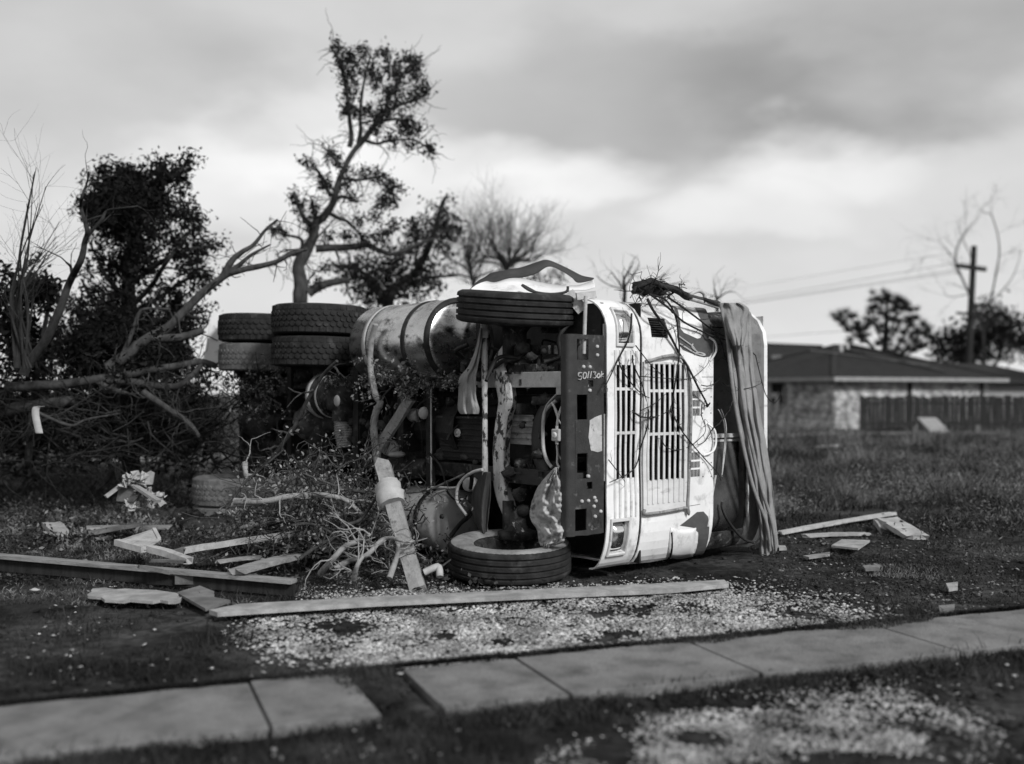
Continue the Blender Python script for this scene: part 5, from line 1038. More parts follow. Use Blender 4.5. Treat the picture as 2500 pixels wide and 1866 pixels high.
m = MB(); m.add(e2+[hq(LH+1.0, DH/2, 2.95), hq(LH+5, DH/2, 2.95)], [(0, 1, 5, 4), (1, 2, 5), (2, 3, 4, 5), (3, 0, 4)]); m.build('roof', 'roof_shingle', house, solid=.04)
# second house behind
Y2 = 62; h2 = empty('house', (P(1700, 848, Y2).x, Y2, 0), label='dark low house roof behind the brick house, its left part hidden by the truck', category='house')
m = MB(); a, b_ = P(1600, 800, Y2), P(1790, 800, Y2); m.box((a.x*.5+b_.x*.5, Y2+4, 1.4), (b_.x-a.x, 7, 2.9)); m.build('wall', 'grey_wood', h2)
m = MB(); q = [P(1560, 788, Y2), P(1810, 788, Y2), P(1775, 748, Y2+4), P(1600, 742, Y2+4)]; m.add(q+[q[1]+Vector((0, 9, 0)), q[0]+Vector((0, 9, 0))], [(0, 1, 2, 3), (1, 4, 2), (4, 5, 3, 2), (5, 0, 3)]); r2 = m.build('roof', 'roof_shingle', h2, solid=.05)
m = MB(); m.beam(P(1600, 743, Y2+3.9), P(1777, 750, Y2+3.9), .2, .22); m.build('ridge_board', 'dark_wood', r2)
m = MB(); m.hexa([P(1668, 768, Y2+1.6), P(1688, 768, Y2+1.6), P(1698, 786, Y2-.1), P(1668, 786, Y2-.1)], (0, -1, .2), .03); m.build('bare_patch', 'grey_wood', r2)
# dark board fence in front of the house, every board a part
fn = empty('board_fence', (P(1990, 848, 40).x, 40, 0), label='dark upright board fence in front of the brick house', category='fence')
x0, x1 = P(1862, 848, 40).x, P(2240, 848, 40).x; n = int((x1-x0)/.155)
proto = None
for i in range(n):
    x = x0+i*.155; hgt = 1.42+rnd.uniform(-.05, .04); m = MB(); m.box((x, 40+rnd.uniform(-.012, .012), hgt/2-.05), (.14, .022, hgt), Matrix.Rotation(rnd.gauss(0, .012), 3, 'Y')); m.build('fence_board', 'dark_wood' if rnd.random() < .8 else 'black_steel', fn)
for z in (.35, 1.1): m = MB(); m.box(((x0+x1)/2, 40.05, z), (x1-x0, .05, .09)); m.build('fence_rail', 'dark_wood', fn)
# ------------------------------------------------------------------ debris
def thing(mb, name, mt, label, cat, group=None, **kw): return mb.build(name, mt, None, label=label, category=cat, group=group, **kw)
def board(label, a, b, wid, thk, mt='pale_wood', name='board', cat='board', group='loose boards', up=(0, 0, 1)):
    m = MB(); a, b = Vector(a), Vector(b); d = (b-a); L_ = d.length; d.normalize(); up = Vector(up); x = d.cross(up).normalized(); n = x.cross(d); K = 9; rows = []
    for i in range(K+1):
        t = i/K; row = []
        for (p, q) in ((-1, -1), (-.33, -1), (.33, -1), (1, -1), (1, 1), (.33, 1), (-.33, 1), (-1, 1)):
            e = (rnd.uniform(-.25, .35)*wid if i in (0, K) else 0)*(1 if i else -1)
            row.append(a+d*(L_*t+e)+x*p*wid/2*(1+rnd.uniform(-.05, .05))+n*(q*thk/2*(1+rnd.uniform(-.12, .12))+.25*thk*math.sin(t*3.1)*(wid < .2)))
        rows.append(row)
    m.grid(rows, False, True); m.add(rows[0], [tuple(range(8))]); m.add(rows[-1], [tuple(range(8))[::-1]]); return thing(m, name, mt, label, cat, group)
# long raised board across the left foreground, the lower strip darkened to stand for its shaded side
a, b_ = P(-60, 1197, 8.95), P(635, 1257, 8.1)
lb = empty('long_beam', (a+b_)/2, label='very long pale-topped beam, shade painted on its side, lying across the left foreground', category='beam', group='loose boards')
m = MB(); m.beam(a, b_, .10, .03); m.build('top_board', 'pale_wood', lb); m = MB(); m.beam(a-Vector((0, -.02, .07)), b_-Vector((0, -.02, .06)), .035, .11); m.build('shaded_side', 'dark_wood', lb)
m = MB(); m.hexa([P(x, y, 8.35) for x, y in (t2(1010, 1500), t2(1160, 1500), t2(1160, 1590), t2(1010, 1590))], (0, 1, 0), .05); thing(m, 'wood_block', 'grey_wood', 'grey wood block with a dark knot under the long beam', 'wood block')
# white flat pieces in the left foreground
def flat(pxs, label, name, cat, mt='plaster', h=.03, group=None, thk=.02, parent=None):
    q = [G(x, y, h if not isinstance(h, (list, tuple)) else h[i]) for i, (x, y) in enumerate(pxs)]; k = len(q); m = MB(); m.add(q+[p-Vector((0, 0, thk)) for p in q], [tuple(range(k))[::-1], tuple(range(k, 2*k))]+[(i, (i+1) % k, k+(i+1) % k, k+i) for i in range(k)]); return thing(m, name, mt, label, cat, group)
def jag(pts, n=5, amp=3):
    out = []
    for i in range(len(pts)):
        (x0, y0), (x1, y1) = pts[i], pts[(i+1) % len(pts)]
        for k in range(n): t = k/n; out.append((x0+(x1-x0)*t+rnd.uniform(-amp, amp)*(k > 0), y0+(y1-y0)*t+rnd.uniform(-amp*.5, amp*.5)*(k > 0)))
    return out
flat(jag([(200, 1272), (300, 1274), (385, 1282), (390, 1297), (330, 1300), (240, 1297), (190, 1288)], 4, 6), 'ragged sheet of white plaster on the turf, far left', 'plaster_sheet', 'plaster sheet')
flat([t6(790, 205), t6(910, 170), t6(985, 200), t6(985, 230), t6(1070, 245), t6(940, 290)], 'pale broken slab with one notched corner beside the long white strip', 'broken_slab', 'slab', 'concrete', .035)
flat([(452, 1318), (520, 1305), (800, 1290), (1100, 1276), (1400, 1262), (1565, 1253), (1575, 1262), (1450, 1274), (1100, 1289), (800, 1303), (560, 1318), (470, 1324)], 'long pale strip of trim lying along the gravel in front of the truck', 'trim_strip', 'trim strip', 'plaster', .05, thk=.03)
# louvred shutter and pieces beside it
def t2P(x, y, Y_): return P(*t2(x, y), Y_)
YS = 9.0
a0, a1, b0, b1 = t2P(618, 1305, YS), t2P(800, 1355, YS-.2), t2P(870, 1222, YS+.5), t2P(905, 1290, YS+.2)
sh = empty('louvred_shutter', (a0+b1)/2, label='broken white louvred shutter propped on the turf at the left', category='shutter')
m = MB(); m.beam(a0, a1, .05, .05); m.build('stile', 'plastic_white', sh); m = MB(); m.beam(b0, b1, .03, .04); m.build('stile', 'plastic_white', sh)
for i in range(9): t = i/8; m = MB(); m.beam(a0+(a1-a0)*t, b0+(b1-b0)*t, .035, .008, (0, -.3, 1)); m.build('slat', 'plastic_white' if i else 'plaster', sh)
board('short white batten running right from the louvred shutter', t2P(800, 1340, 8.9), t2P(1100, 1430, 8.6), .07, .05, 'plastic_white')
board('thin grey splinter under the white batten', t2P(860, 1430, 8.6), t2P(1080, 1440, 8.5), .05, .02, 'grey_wood')
board('pale ridged plank rising to the right in front of the rear tyres', P(528, 1142, 9.6), P(690, 1082, 10.1), .12, .03, 'pale_wood')
board('grey plank just behind the pale ridged plank', P(560, 1128, 10.0), P(760, 1062, 10.4), .08, .03, 'grey_wood')
board('thin white batten lying level in the brush pile', P(400, 1190, 9.0), P(735, 1143, 9.3), .05, .05, 'plastic_white')
board('worn white board end in front of the brush pile', P(512, 1236, 8.2), P(640, 1203, 8.7), .13, .04, 'pale_wood')
board('grey board under the level white batten, left', P(370, 1197, 9.0), P(445, 1180, 9.2), .12, .03, 'grey_wood')
board('thin far plank on the mud, left middle distance', P(90, 1003, 20), P(340, 990, 21.5), .35, .08, 'pale_wood')
board('short grey slat on the far mud bank', P(360, 1018, 17), P(455, 985, 19), .5, .05, 'grey_wood')
board('flat weathered plank among the litter at the left', P(195, 1142, 11), P(360, 1140, 11.2), .18, .03, 'pale_wood')
board('second flat weathered plank closer to the shutter', P(200, 1152, 10.6), P(300, 1135, 11.0), .12, .03, 'grey_wood')
board('small pale offcut on the turf, far left', P(112, 1135, 11.3), P(128, 1152, 11), .18, .05, 'plaster')
for i, (x, y, w, lab) in enumerate(((215, 968, .5, 'small pale rag far left on the mud bank'), (255, 955, .35, 'crumpled white rag right of the mud bank'), (440, 960, .4, 'pale crumpled sheet on the far grass left of the truck'), (205, 1002, .45, 'pale heap of cloth at the dark bush'), (250, 990, .2, 'tiny white scrap left of the shutter line'), (395, 1118, .18, 'white scrap in front of the half-buried tyre'), (232, 1168, .2, 'pale scrap below the left litter'), (75, 1278, .1, 'white chip at the left edge of the turf'))):
    p = G(x, y); m = MB(); m.ball(p+Vector((0, 0, .1*w)), w*.35, 10, (1, .7, .4), .3); thing(m, 'rag', 'cloth_pale', lab, 'rag', 'pale rags and scraps')
p = P(322, 938, 19); m = MB(); m.ball(p, .14, 12, (1.2, .9, .8), .12); thing(m, 'plastic_bag', 'plastic_white', 'round white plastic bag caught in the weeds at the left', 'bag')
# crumpled box heap
bx = [('open pale box tilted on its corner, left of the half-buried tyre', [t2(620, 960), t2(690, 900), t2(770, 960), t2(740, 1030), t2(640, 1030)], 10.9), ]
Yb = 11.0
cb = empty('crushed_crate', t2P(730, 1030, Yb), label='crushed pale crate spilling rags, left of the half-buried tyre', category='crate')
def poly3(pts, n, t, name, mt, par):
    q = [Vector(p) for p in pts]; k = len(q); nv = Vector(n)*t; m = MB(); m.add(q+[p+nv for p in q], [tuple(range(k)), tuple(range(k, 2*k))[::-1]]+[(i, (i+1) % k, k+(i+1) % k, k+i) for i in range(k)]); return m.build(name, mt, par)
poly3([t2P(x, y, Yb+dy) for x, y, dy in ((615, 1030, 0), (640, 905, .05), (700, 920, 0), (790, 965, -.1), (735, 1035, -.1))], (0, 1, 0), .02, 'side_panel', 'grey_wood', cb)
poly3([t2P(x, y, Yb+dy) for x, y, dy in ((775, 920, .2), (800, 850, .3), (845, 825, .3), (872, 840, .25), (858, 918, .2))], (0, 1, 0), .02, 'side_panel', 'plaster', cb)
m = MB(); m.beam(t2P(545, 1000, Yb-.1), t2P(640, 930, Yb), .05, .03); m.beam(t2P(700, 900, Yb), t2P(900, 1030, Yb-.3), .06, .03); m.build('slat', 'plaster', cb)
m = MB(); 
for x, y, r in ((735, 885, .07), (700, 895, .05), (770, 880, .05), (880, 1015, .06), (860, 1030, .05), (755, 1045, .06), (810, 985, .05)):
    c = t2P(x, y, Yb-.05); m.grid([[c+Vector(((i/4-1)*r*1.5, 0, (j/4-1)*r))+Vector((rnd.gauss(0, .02), rnd.gauss(0, .035), rnd.gauss(0, .02))) for i in range(9)] for j in range(9)], False)
m.build('contents', 'cloth_pale', cb, kind='stuff')
# hanging ribbon at the left
m = MB(); q = [P(*t2(x, y), 11.2) for x, y in ((85, 392), (55, 400), (48, 440), (60, 510), (75, 575))]; sp_ = spline(q, 5); m.grid([[p, p+Vector((.07, .02, 0))] for p in sp_]); thing(m, 'torn_ribbon', 'cloth_pale', 'torn pale ribbon hanging from the brush at the left edge', 'ribbon', solid=.004)
# right hand debris
def t5P(x, y, Y_): return P(*t5(x, y), Y_)
board('long white plank lying right of the cab', t5P(425, 692, 11.5), t5P(1190, 560, 13), .10, .03, 'plastic_white')
board('second white plank under the long one, right of the cab', t5P(600, 712, 11.2), t5P(1010, 700, 11.6), .10, .03, 'plaster')
board('pale short slab tipped down at the end of the planks', t5P(1150, 605, 12), t5P(1340, 720, 11.3), .25, .05, 'plastic_white')
board('small block beside the tipped slab', t5P(1095, 620, 12), t5P(1140, 680, 11.8), .14, .06, 'plaster')
flat([t5(770, 775), t5(840, 735), t5(1030, 740), t5(950, 795)], 'flat pale tile on the turf right of the cab', 'floor_tile', 'tile', 'plaster', .05)
flat([t5(580, 845), t5(760, 820), t5(760, 835), t5(620, 855)], 'thin pale sliver on the turf below the tile', 'sliver', 'splinter', 'pale_wood', .03)
flat([t5(980, 910), t5(1100, 905), t5(1090, 930), t5(1000, 935)], 'grey flat piece in the turf at lower right', 'flat_stone', 'stone', 'concrete', .03)
flat([t5(415, 775), t5(460, 775), t5(470, 795), t5(420, 798)], 'small white chip at the foot of the cab', 'chip', 'chip', 'plaster', .04)
flat([t5(1550, 290), t5(1640, 285), t5(1640, 315), t5(1560, 320)], 'small white sheet far right in the dark grass', 'scrap_sheet', 'sheet', 'plastic_white', .1)
flat([t5(1490, 1180), t5(1600, 1170), t5(1590, 1210), t5(1500, 1215)], 'grey stone by the sidewalk, far right', 'flat_stone', 'stone', 'concrete', .03)
flat([t5(1540, 1030), t5(1620, 1020), t5(1620, 1060), t5(1560, 1070)], 'pale stone in the turf near the right edge', 'flat_stone', 'stone', 'plaster', .04)
board('low pale kerb-like rail in front of the brick house', P(1668, 945, 36), P(1810, 938, 38), .2, .12, 'plaster')
board('white scrap board on the grass before the house', P(1760, 967, 29), P(1812, 964, 29), .2, .06, 'plastic_white')
board('thin low rail running in front of the dark fence', P(1850, 937, 37.5), P(2300, 938, 38), .1, .1, 'grey_wood')
m = MB(); q = [P(*t4(x, y), Y_) for x, y, Y_ in ((1350, 1430, 38.6), (1475, 1430, 39), (1570, 1530, 37.2), (1440, 1530, 37))]; m.hexa(q, (0, .3, -.9), .06); thing(m, 'plywood_sheet', 'trim_paint', 'pale plywood sheet leaning against the dark fence', 'plywood sheet')
for i, (x, y0, y1) in enumerate(((1330, 1490, 1570), (1750, 1480, 1540), (770, 1480, 1560))):
    m = MB(); m.beam(P(*t4(x, y1), 36), P(*t4(x+3, y0), 36), .16, .08, (0, 1, 0)); thing(m, 'stake', 'grey_wood', ['short pale stake left of the plywood sheet', 'short stake near the right end of the dark fence', 'pale stake at the corner of the brick house'][i], 'stake', 'short stakes before the house')
# leaning post with cloth wrapped round it, diagonal plank, stripped branch
YL = 8.35
def c6P(x, y, Y_): return P(*c6(x, y), Y_)
board('weathered post leaning against the chassis, foot on the gravel', c6P(1620, 470, 8.9), c6P(1925, 1560, 8.25), .125, .10, 'stripped_wood', 'leaning_post', 'post', None, (0, -1, .2))
m = MB(); A_, B_ = c6P(1665, 640, 8.75), c6P(1705, 830, 8.62); sp_ = [A_+(B_-A_)*t/8 for t in range(9)]; m.tube(sp_, [.085, .098, .11, .105, .112, .118, .112, .114, .10], 14, wob=.10); thing(m, 'wrapped_cloth', 'cloth_pale', 'pale cloth knotted round the leaning post', 'cloth')
board('split pale plank wedged diagonally into the chassis', und(*d2(985, 540), -.12), und(*d2(560, 1190), -.25), .115, .035, 'stripped_wood', 'wedged_plank', 'plank', None, UW)
m = MB(); q = [und(x, y, -.28) for x, y in (c5(1560, 330), c5(1535, 420), c5(1515, 560), c5(1515, 700), c5(1540, 860), c5(1560, 950), c5(1600, 1010), c5(1570, 1080), c5(1545, 1180), c5(1550, 1300), c6(1560, 330), c6(1580, 480), c6(1600, 560))]; sp_ = spline(q, 5); m.tube(sp_, radii(.026, .04, len(sp_)), 9, wob=.08)
for p, d in ((sp_[30], Vector((.2, -.2, .3))), (sp_[45], Vector((-.3, 0, .1)))): m.tube([p, p+d*.15], [.02, .008], 6)
thing(m, 'stripped_branch', 'stripped_wood', 'crooked stripped branch standing against the fuel tank strap', 'branch')
def branch(label, pts, r0, r1, mt='stripped_wood', tw=0, name='branch', group='broken branches', leaf=0, tl=.25):
    sp_ = spline(pts, 5); t = empty(name, sp_[0], label=label, category='branch', group=group); m = MB(); m.tube(sp_, radii(r0, r1, len(sp_)), 7, wob=.08); tp = []
    m.build('stem', mt, t)
    if tw:
        m = MB()
        for i in range(2, len(sp_), tw): twiggy(m, sp_[i], Vector((rnd.gauss(0, 1), rnd.gauss(0, .6), rnd.gauss(0, .8))), rnd.uniform(.5, 1.3)*tl, r1*.55+.001, 1, .8, .35, tp, 2, 4)
        m.build('twigs', mt, t, kind='stuff')
        if leaf: v, f = leaves(cloud(tp, leaf, .02), .022, .5); npbuild('dead_leaves', v, f, 'dry_leaf', t, k=4, kind='stuff')
    return t
branch('thin branch rising from the brush pile to the rear wheels', [und(*d1(1890, 10), -.3), und(*d1(1700, 200), -.32), und(*d1(1500, 520), -.35), und(*d1(1330, 870), -.4), und(*d1(1120, 1170), -.45), und(*d1(960, 1370), -.5), und(*d1(700, 1600), -.55)], .016, .026, 'bark', 3)
branch('forked twig hanging over the rear axle with dead leaves', [und(*d1(1170, 90), -.3), und(*d1(1030, 215), -.32), und(*d1(860, 310), -.34), und(*d1(730, 440), -.36), und(*d1(740, 660), -.36), und(*d1(690, 720), -.36)], .009, .004, 'bark', 2, leaf=2)
branch('arching twig with hanging dead leaves near the frame end', [und(*d1(1080, 55), -.3), und(*d1(950, 80), -.3), und(*d1(700, 235), -.32), und(*d1(550, 290), -.34), und(*d1(480, 440), -.34), und(*d1(455, 560), -.34)], .008, .004, 'bark', 2, leaf=3)
branch('thin side twig across the fuel tank bottom', [und(*d2(590, 530), -.3), und(*d2(730, 380), -.3), und(*d2(800, 280), -.3), und(*d2(940, 180), -.3), und(*d2(1060, 120), -.3)], .009, .006, 'bark', 2, leaf=2)
arr = [([(330, 800), (600, 800), (800, 760), (980, 745), (1130, 750), (1300, 790), (1450, 920), (1560, 975), (1690, 1010)], 8.9, .028, 'long arching branch over the brush pile'), ([(860, 980), (1000, 900), (1150, 915), (1300, 890), (1400, 880)], 9.0, .012, 'thin bowed branch below the long arch'), ([(1080, 1430), (1200, 1290), (1300, 1190), (1420, 1150), (1500, 1090)], 8.4, .028, 'forked root-like branch left of the leaning post'),
       ([(1200, 1390), (1330, 1320), (1480, 1270), (1600, 1150), (1680, 1120), (1780, 1140), (1900, 1160)], 8.35, .025, 'curved branch passing behind the leaning post'), ([(1370, 1480), (1400, 1360), (1450, 1280)], 8.2, .024, 'short stub branch on the gravel left of the post'), ([(1680, 1470), (1740, 1300), (1760, 1180)], 8.2, .026, 'upright stub branch beside the post foot'),
       ([(1280, 1010), (1440, 950), (1600, 700)], 8.7, .018, 'thin branch slanting up to the wrapped cloth'), ([(1230, 1000), (1160, 980), (1050, 980), (920, 960)], 8.9, .02, 'dark stub branch in the middle of the pile'), ([(640, 900), (700, 760), (800, 640), (880, 580)], 9.3, .018, 'branch leaning against the half-buried tyre'), ([(260, 870), (420, 640), (560, 520), (760, 350)], 9.5, .014, 'thin stem in front of the half-buried tyre'),
       ([(840, 1010), (1000, 1000), (1180, 1080), (1300, 1200)], 8.8, .016, 'bent branch crossing the pile front'), ([(900, 1300), (1040, 1200), (1200, 1110), (1260, 1020)], 8.6, .018, 'branch leaning up the pile front'), ([(780, 470), (860, 550), (930, 600)], 9.6, .012, 'twig on top of the leaf heap'), ([(1300, 820), (1290, 900), (1285, 1000)], 8.8, .016, 'short upright stick in the pile'), ([(420, 470), (430, 560), (440, 600)], 9.9, .03, 'pale stub standing on the half-buried tyre')]
for pl, Y_, r, lab in arr: branch(lab, [c6P(x, y, Y_+rnd.uniform(-.1, .1)) for x, y in pl], r, r*.55, 'stripped_wood' if r > .02 else 'bark', 3, leaf=1 if r < .02 else 0)
for i, (x0, y0, x1, y1, Y0, w, lab) in enumerate(((640, 1150, 760, 1105, 9.4, .09, 'dirty board half sunk in the middle of the brush pile'), (700, 1190, 790, 1165, 9.0, .07, 'short dirty batten near the front of the brush pile'), (580, 1060, 660, 1015, 10.2, .08, 'slanting board end at the back of the brush pile'), (755, 1075, 800, 1130, 9.5, .06, 'steep short stake in the right side of the brush pile'),
    (470, 1215, 560, 1205, 8.7, .06, 'low grey lath just behind the long beam'), (300, 1225, 470, 1262, 8.3, .05, 'thin lath between shutter and long beam'), (560, 1180, 640, 1150, 9.3, .05, 'narrow grey lath crossing the level white batten'))):
    board(lab, P(x0, y0, Y0), P(x1, y1, Y0+.2), w, .025, 'grey_wood' if i % 2 else 'pale_wood')
# brush heap itself: tangled twigs and dead leaves piled against the rear of the truck
m = MB(); tp = []
for i in range(900):
    x = rnd.gauss(680, 95); y = min(1205, max(985, 1215-abs(rnd.gauss(0, 1))*95)); Y_ = rnd.uniform(8.9, 10.6); p = P(x, y, Y_)
    if p.z < .02: p.z = rnd.uniform(.02, .1)
    if p.z > .95 or (x < 545 and Y_ < 12 and y < 1100): continue
    twiggy(m, p, Vector((rnd.gauss(0, 1), rnd.gauss(0, .6), rnd.gauss(.1, .5))), rnd.uniform(.12, .45), rnd.uniform(.004, .011), 1, .8, .35, tp, 2, 3)
m.build('brush_twigs', 'bark', None, origin=(-2, 9.6, 0), kind='stuff')
v, f = leaves(cloud(rnd.sample(tp, min(len(tp), 1500)), 4, .05), .019, .55); npbuild('dead_leaf_heap', v, f, 'dry_leaf', k=4, kind='stuff')
m = MB()
for i in range(60): x = rnd.gauss(680, 110); Y_ = rnd.uniform(9.4, 10.8); p = Vector(((x-CX)/FPX*Y_, Y_, rnd.uniform(0, .22))); m.ball(p, rnd.uniform(.06, .2), 8, (1.2, 1, .6), .25)
m.build('mud_heap', 'muddy_steel', None, origin=(-2, 9.9, 0), kind='stuff')
for i, x in enumerate(sorted(rnd.gauss(700, 85) for _ in range(11))):
    y = rnd.uniform(1060, 1215); Y_ = rnd.uniform(8.8, 10.2); p = P(x, y, Y_); p.z = max(.03, p.z); dx = rnd.choice((-1, 1))*rnd.uniform(.15, .55)
    q = [p, p+Vector((dx*.4, rnd.gauss(0, .1), rnd.uniform(.0, .16))), p+Vector((dx, rnd.gauss(0, .15), rnd.uniform(-.05, .42)))]; q[2].z = max(q[2].z, .04)
    branch(('first', 'second', 'third', 'fourth', 'fifth', 'sixth', 'seventh', 'eighth', 'ninth', 'tenth', 'last')[i]+' from the left of the eleven short broken sticks in the brush pile', q, rnd.uniform(.012, .026), .008, rnd.choice(('stripped_wood', 'bark', 'bark')), 3, 'broken_stick', 'broken sticks tangled in the brush pile', 1, .22)
m = MB()
for i in range(30):
    p = T(RA2-.1+rnd.uniform(-.75, .6), -.78+rnd.uniform(-.25, .2), rnd.uniform(-.04, .07)); m.ball(p, rnd.uniform(.09, .17), 10, (1.3, 1, .75), .16)
m.build('mud_bank', 'soil', None, origin=(-3, 12, 0), kind='stuff')
# root tufts and hanging vegetation caught on the chassis
def tuft(label, cx_, cy_, rx, ry, n, w=-.25, conv=d2, mt='dry_leaf', lf=3):
    t = empty('root_tuft', und(*conv(cx_, cy_), w), label=label, category='roots', group='root tufts caught on the chassis'); m = MB(); tp = []
    for i in range(int(n*.42)):
        p = und(*conv(cx_+rnd.gauss(0, rx), cy_-abs(rnd.gauss(0, ry))), w+rnd.gauss(0, .04)); twiggy(m, p, Vector((rnd.gauss(0, .6), rnd.gauss(0, .4), -1+rnd.gauss(0, .6))), rnd.uniform(.08, .2), .004, 1, .7, .4, tp, 2, 3)
    m.build('roots', 'bark', t, kind='stuff')
    v, f = leaves(cloud(tp, lf, .015), .014, .5); npbuild('leaf_bits', v, f, mt, t, k=4, kind='stuff')
tuft('matted root tuft round the stripped branch', 480, 260, 60, 130, 34); tuft('ragged tuft hanging below the fuel tank', 660, 230, 30, 120, 20); tuft('leafy tuft under the middle of the tank', 1010, 430, 30, 150, 24); tuft('dense leaf tuft beside the upright strap', 1190, 250, 50, 60, 22); tuft('spidery tuft left of the grey hanging cloth', 1530, 260, 60, 60, 14); tuft('tuft behind the wedged plank foot', 600, 1100, 50, 110, 16)
tuft('leafy tuft hanging from the rear axle', 620, 520, 120, 150, 30, -.3, d1, lf=3); tuft('second leafy tuft near the rear tyres', 960, 560, 110, 170, 30, -.3, d1, lf=3); tuft('root tuft over the intake elbow', 1780, 260, 120, 40, 20, -.2, d1)
# draped cloths
def drape(name, label, cat, rows, fold, amp, toW, mt, nf=28, ns=8, thick=.006, seed=0, group=None):
    sp_ = []; R_ = [Vector((y, a, b)) for y, a, b in rows]
    for q in spline(R_, ns):
        row = []
        for j in range(nf+1):
            t = j/nf; x = q.y+(q.z-q.y)*t; off = amp*(.7*(0 if name == 'hanging_sack' else 1)*math.sin(2*math.pi*fold*t+seed+q.x*.012+2*noise.noise(Vector((t*2, q.x*.015, seed+5))))+1.3*noise.noise(Vector((t*4, q.x*.012, seed)))+(1.6*noise.noise(Vector((t*3, q.x*.05, 9)))+.9*noise.noise(Vector((t*8, q.x*.13, 3))) if name == 'hanging_sack' else 0)+.5*abs(noise.noise(Vector((t*9, q.x*.03, seed+2)))))
            off += amp*1.5*math.sin(math.pi*t); row.append(toW(x, q.x, off))
        sp_.append(row)
    if name in ('tarp', 'hanging_sack'):
        for k_, row in enumerate(sp_[-3:]):
            for j, p in enumerate(row): p.z += (k_+1)*.018*noise.noise(Vector((j*.35, 3, seed)))-.0; p.z = max(p.z, .005)
    m = MB(); m.grid(sp_); return thing(m, name, mt, label, cat, group, solid=thick)
drape('hanging_cloth', 'grey folded cloth hanging from the upper wheel hub in front of the rail', 'cloth', [(c1(0, 740)[1], c1(445, 0)[0], c1(465, 0)[0]), (c1(0, 900)[1], c1(415, 0)[0], c1(458, 0)[0]), (c1(0, 1080)[1], c1(345, 0)[0], c1(430, 0)[0]), (c1(0, 1190)[1], c1(262, 0)[0], c1(412, 0)[0]), (c1(0, 1350)[1], c1(255, 0)[0], c1(412, 0)[0]), (c1(0, 1460)[1], c1(250, 0)[0], c1(440, 0)[0]), (c1(0, 1510)[1], c1(275, 0)[0], c1(435, 0)[0])], 1.6, .02, lambda x, y, o: und(x, y, -.16-o), 'cloth_grey', seed=1)
drape('hanging_sack', 'pale crumpled sack hanging under the junction box', 'sack', [(c2(0, 520)[1], c2(1120, 0)[0], c2(1150, 0)[0]), (c2(0, 600)[1], c2(1045, 0)[0], c2(1160, 0)[0]), (c2(0, 700)[1], c2(965, 0)[0], c2(1180, 0)[0]), (c2(0, 860)[1], c2(905, 0)[0], c2(1190, 0)[0]), (c2(0, 980)[1], c2(900, 0)[0], c2(1205, 0)[0]), (c2(0, 1080)[1], c2(960, 0)[0], c2(1215, 0)[0]), (c2(0, 1180)[1], c2(975, 0)[0], c2(1200, 0)[0]), (c2(0, 1215)[1], c2(990, 0)[0], c2(1120, 0)[0])], 2.2, .04, lambda x, y, o: und(x, y, -.10-o), 'cloth_pale', 44, 12, seed=2)
drape('rubber_rag', 'dark torn rag over the lower end of the tie rod', 'rag', [(c2(0, 560)[1], c2(470, 0)[0], c2(540, 0)[0]), (c2(0, 740)[1], c2(380, 0)[0], c2(545, 0)[0]), (c2(0, 900)[1], c2(372, 0)[0], c2(530, 0)[0]), (c2(0, 1050)[1], c2(420, 0)[0], c2(515, 0)[0]), (c2(0, 1150)[1], c2(478, 0)[0], c2(505, 0)[0])], 1.2, .02, lambda x, y, o: und(x, y, -.13-o), 'cloth_dark', seed=3)
m = MB(); q = und(*d2(735, 1260), -.12); m.ball(q+Vector((0, 0, .06)), .09, 10, (1, .8, .9), .12); m.ball(q+FU*.1, .06, 8, (1.6, .8, .5), .1); thing(m, 'white_rag', 'plastic_white', 'white lump of cloth on the muddy ledge behind the plank', 'rag')
# tarp strips: long folds from the roof to the ground in front of the windshield
rowsT = [(664, 1557, 1600), (676, 1558, 1622), (700, 1562, 1624), (740, 1572, 1625), (800, 1582, 1630), (880, 1594, 1640), (960, 1608, 1656), (1040, 1625, 1668), (1100, 1637, 1674), (1160, 1642, 1680), (1200, 1640, 1684), (1215, 1648, 1680)]
drape('tarp', 'long folded grey tarp strips hanging from the cab roof to the ground', 'tarp', rowsT, 3.4, .022, lambda x, y, o: frt(x, y, UF+.03+o-.10*max(0, (y-1000)/200)), 'cloth_grey', 60, 8, .004, 4)
m = MB()
for x0, x1, x2, x3 in ((1566, 1590, 1624, 1664), (1588, 1608, 1642, 1676)):
    m.tube(spline([frt(x0, 672, UF+.10), frt(x0+7, 740, UF+.14), frt(x1, 880, UF+.16), frt(x2, 1040, UF+.14), frt(x3-8, 1130, UF+.1), frt(x3, 1190, UF+.0)]), .020, 8, flat=.7)
thing(m, 'tarp_hem', 'cloth_grey', 'rolled hems of the tarp strips in front of the windshield gap', 'tarp')
drape('tarp_end', 'bunched pale tarp end rolled over the cab roof corner', 'tarp', [(655, 1552, 1600), (668, 1556, 1618), (690, 1562, 1615), (720, 1572, 1612), (748, 1585, 1606)], 2.0, .03, lambda x, y, o: frt(x, y, UF+.2+o), 'cloth_grey', 30, 6, .005, 7)
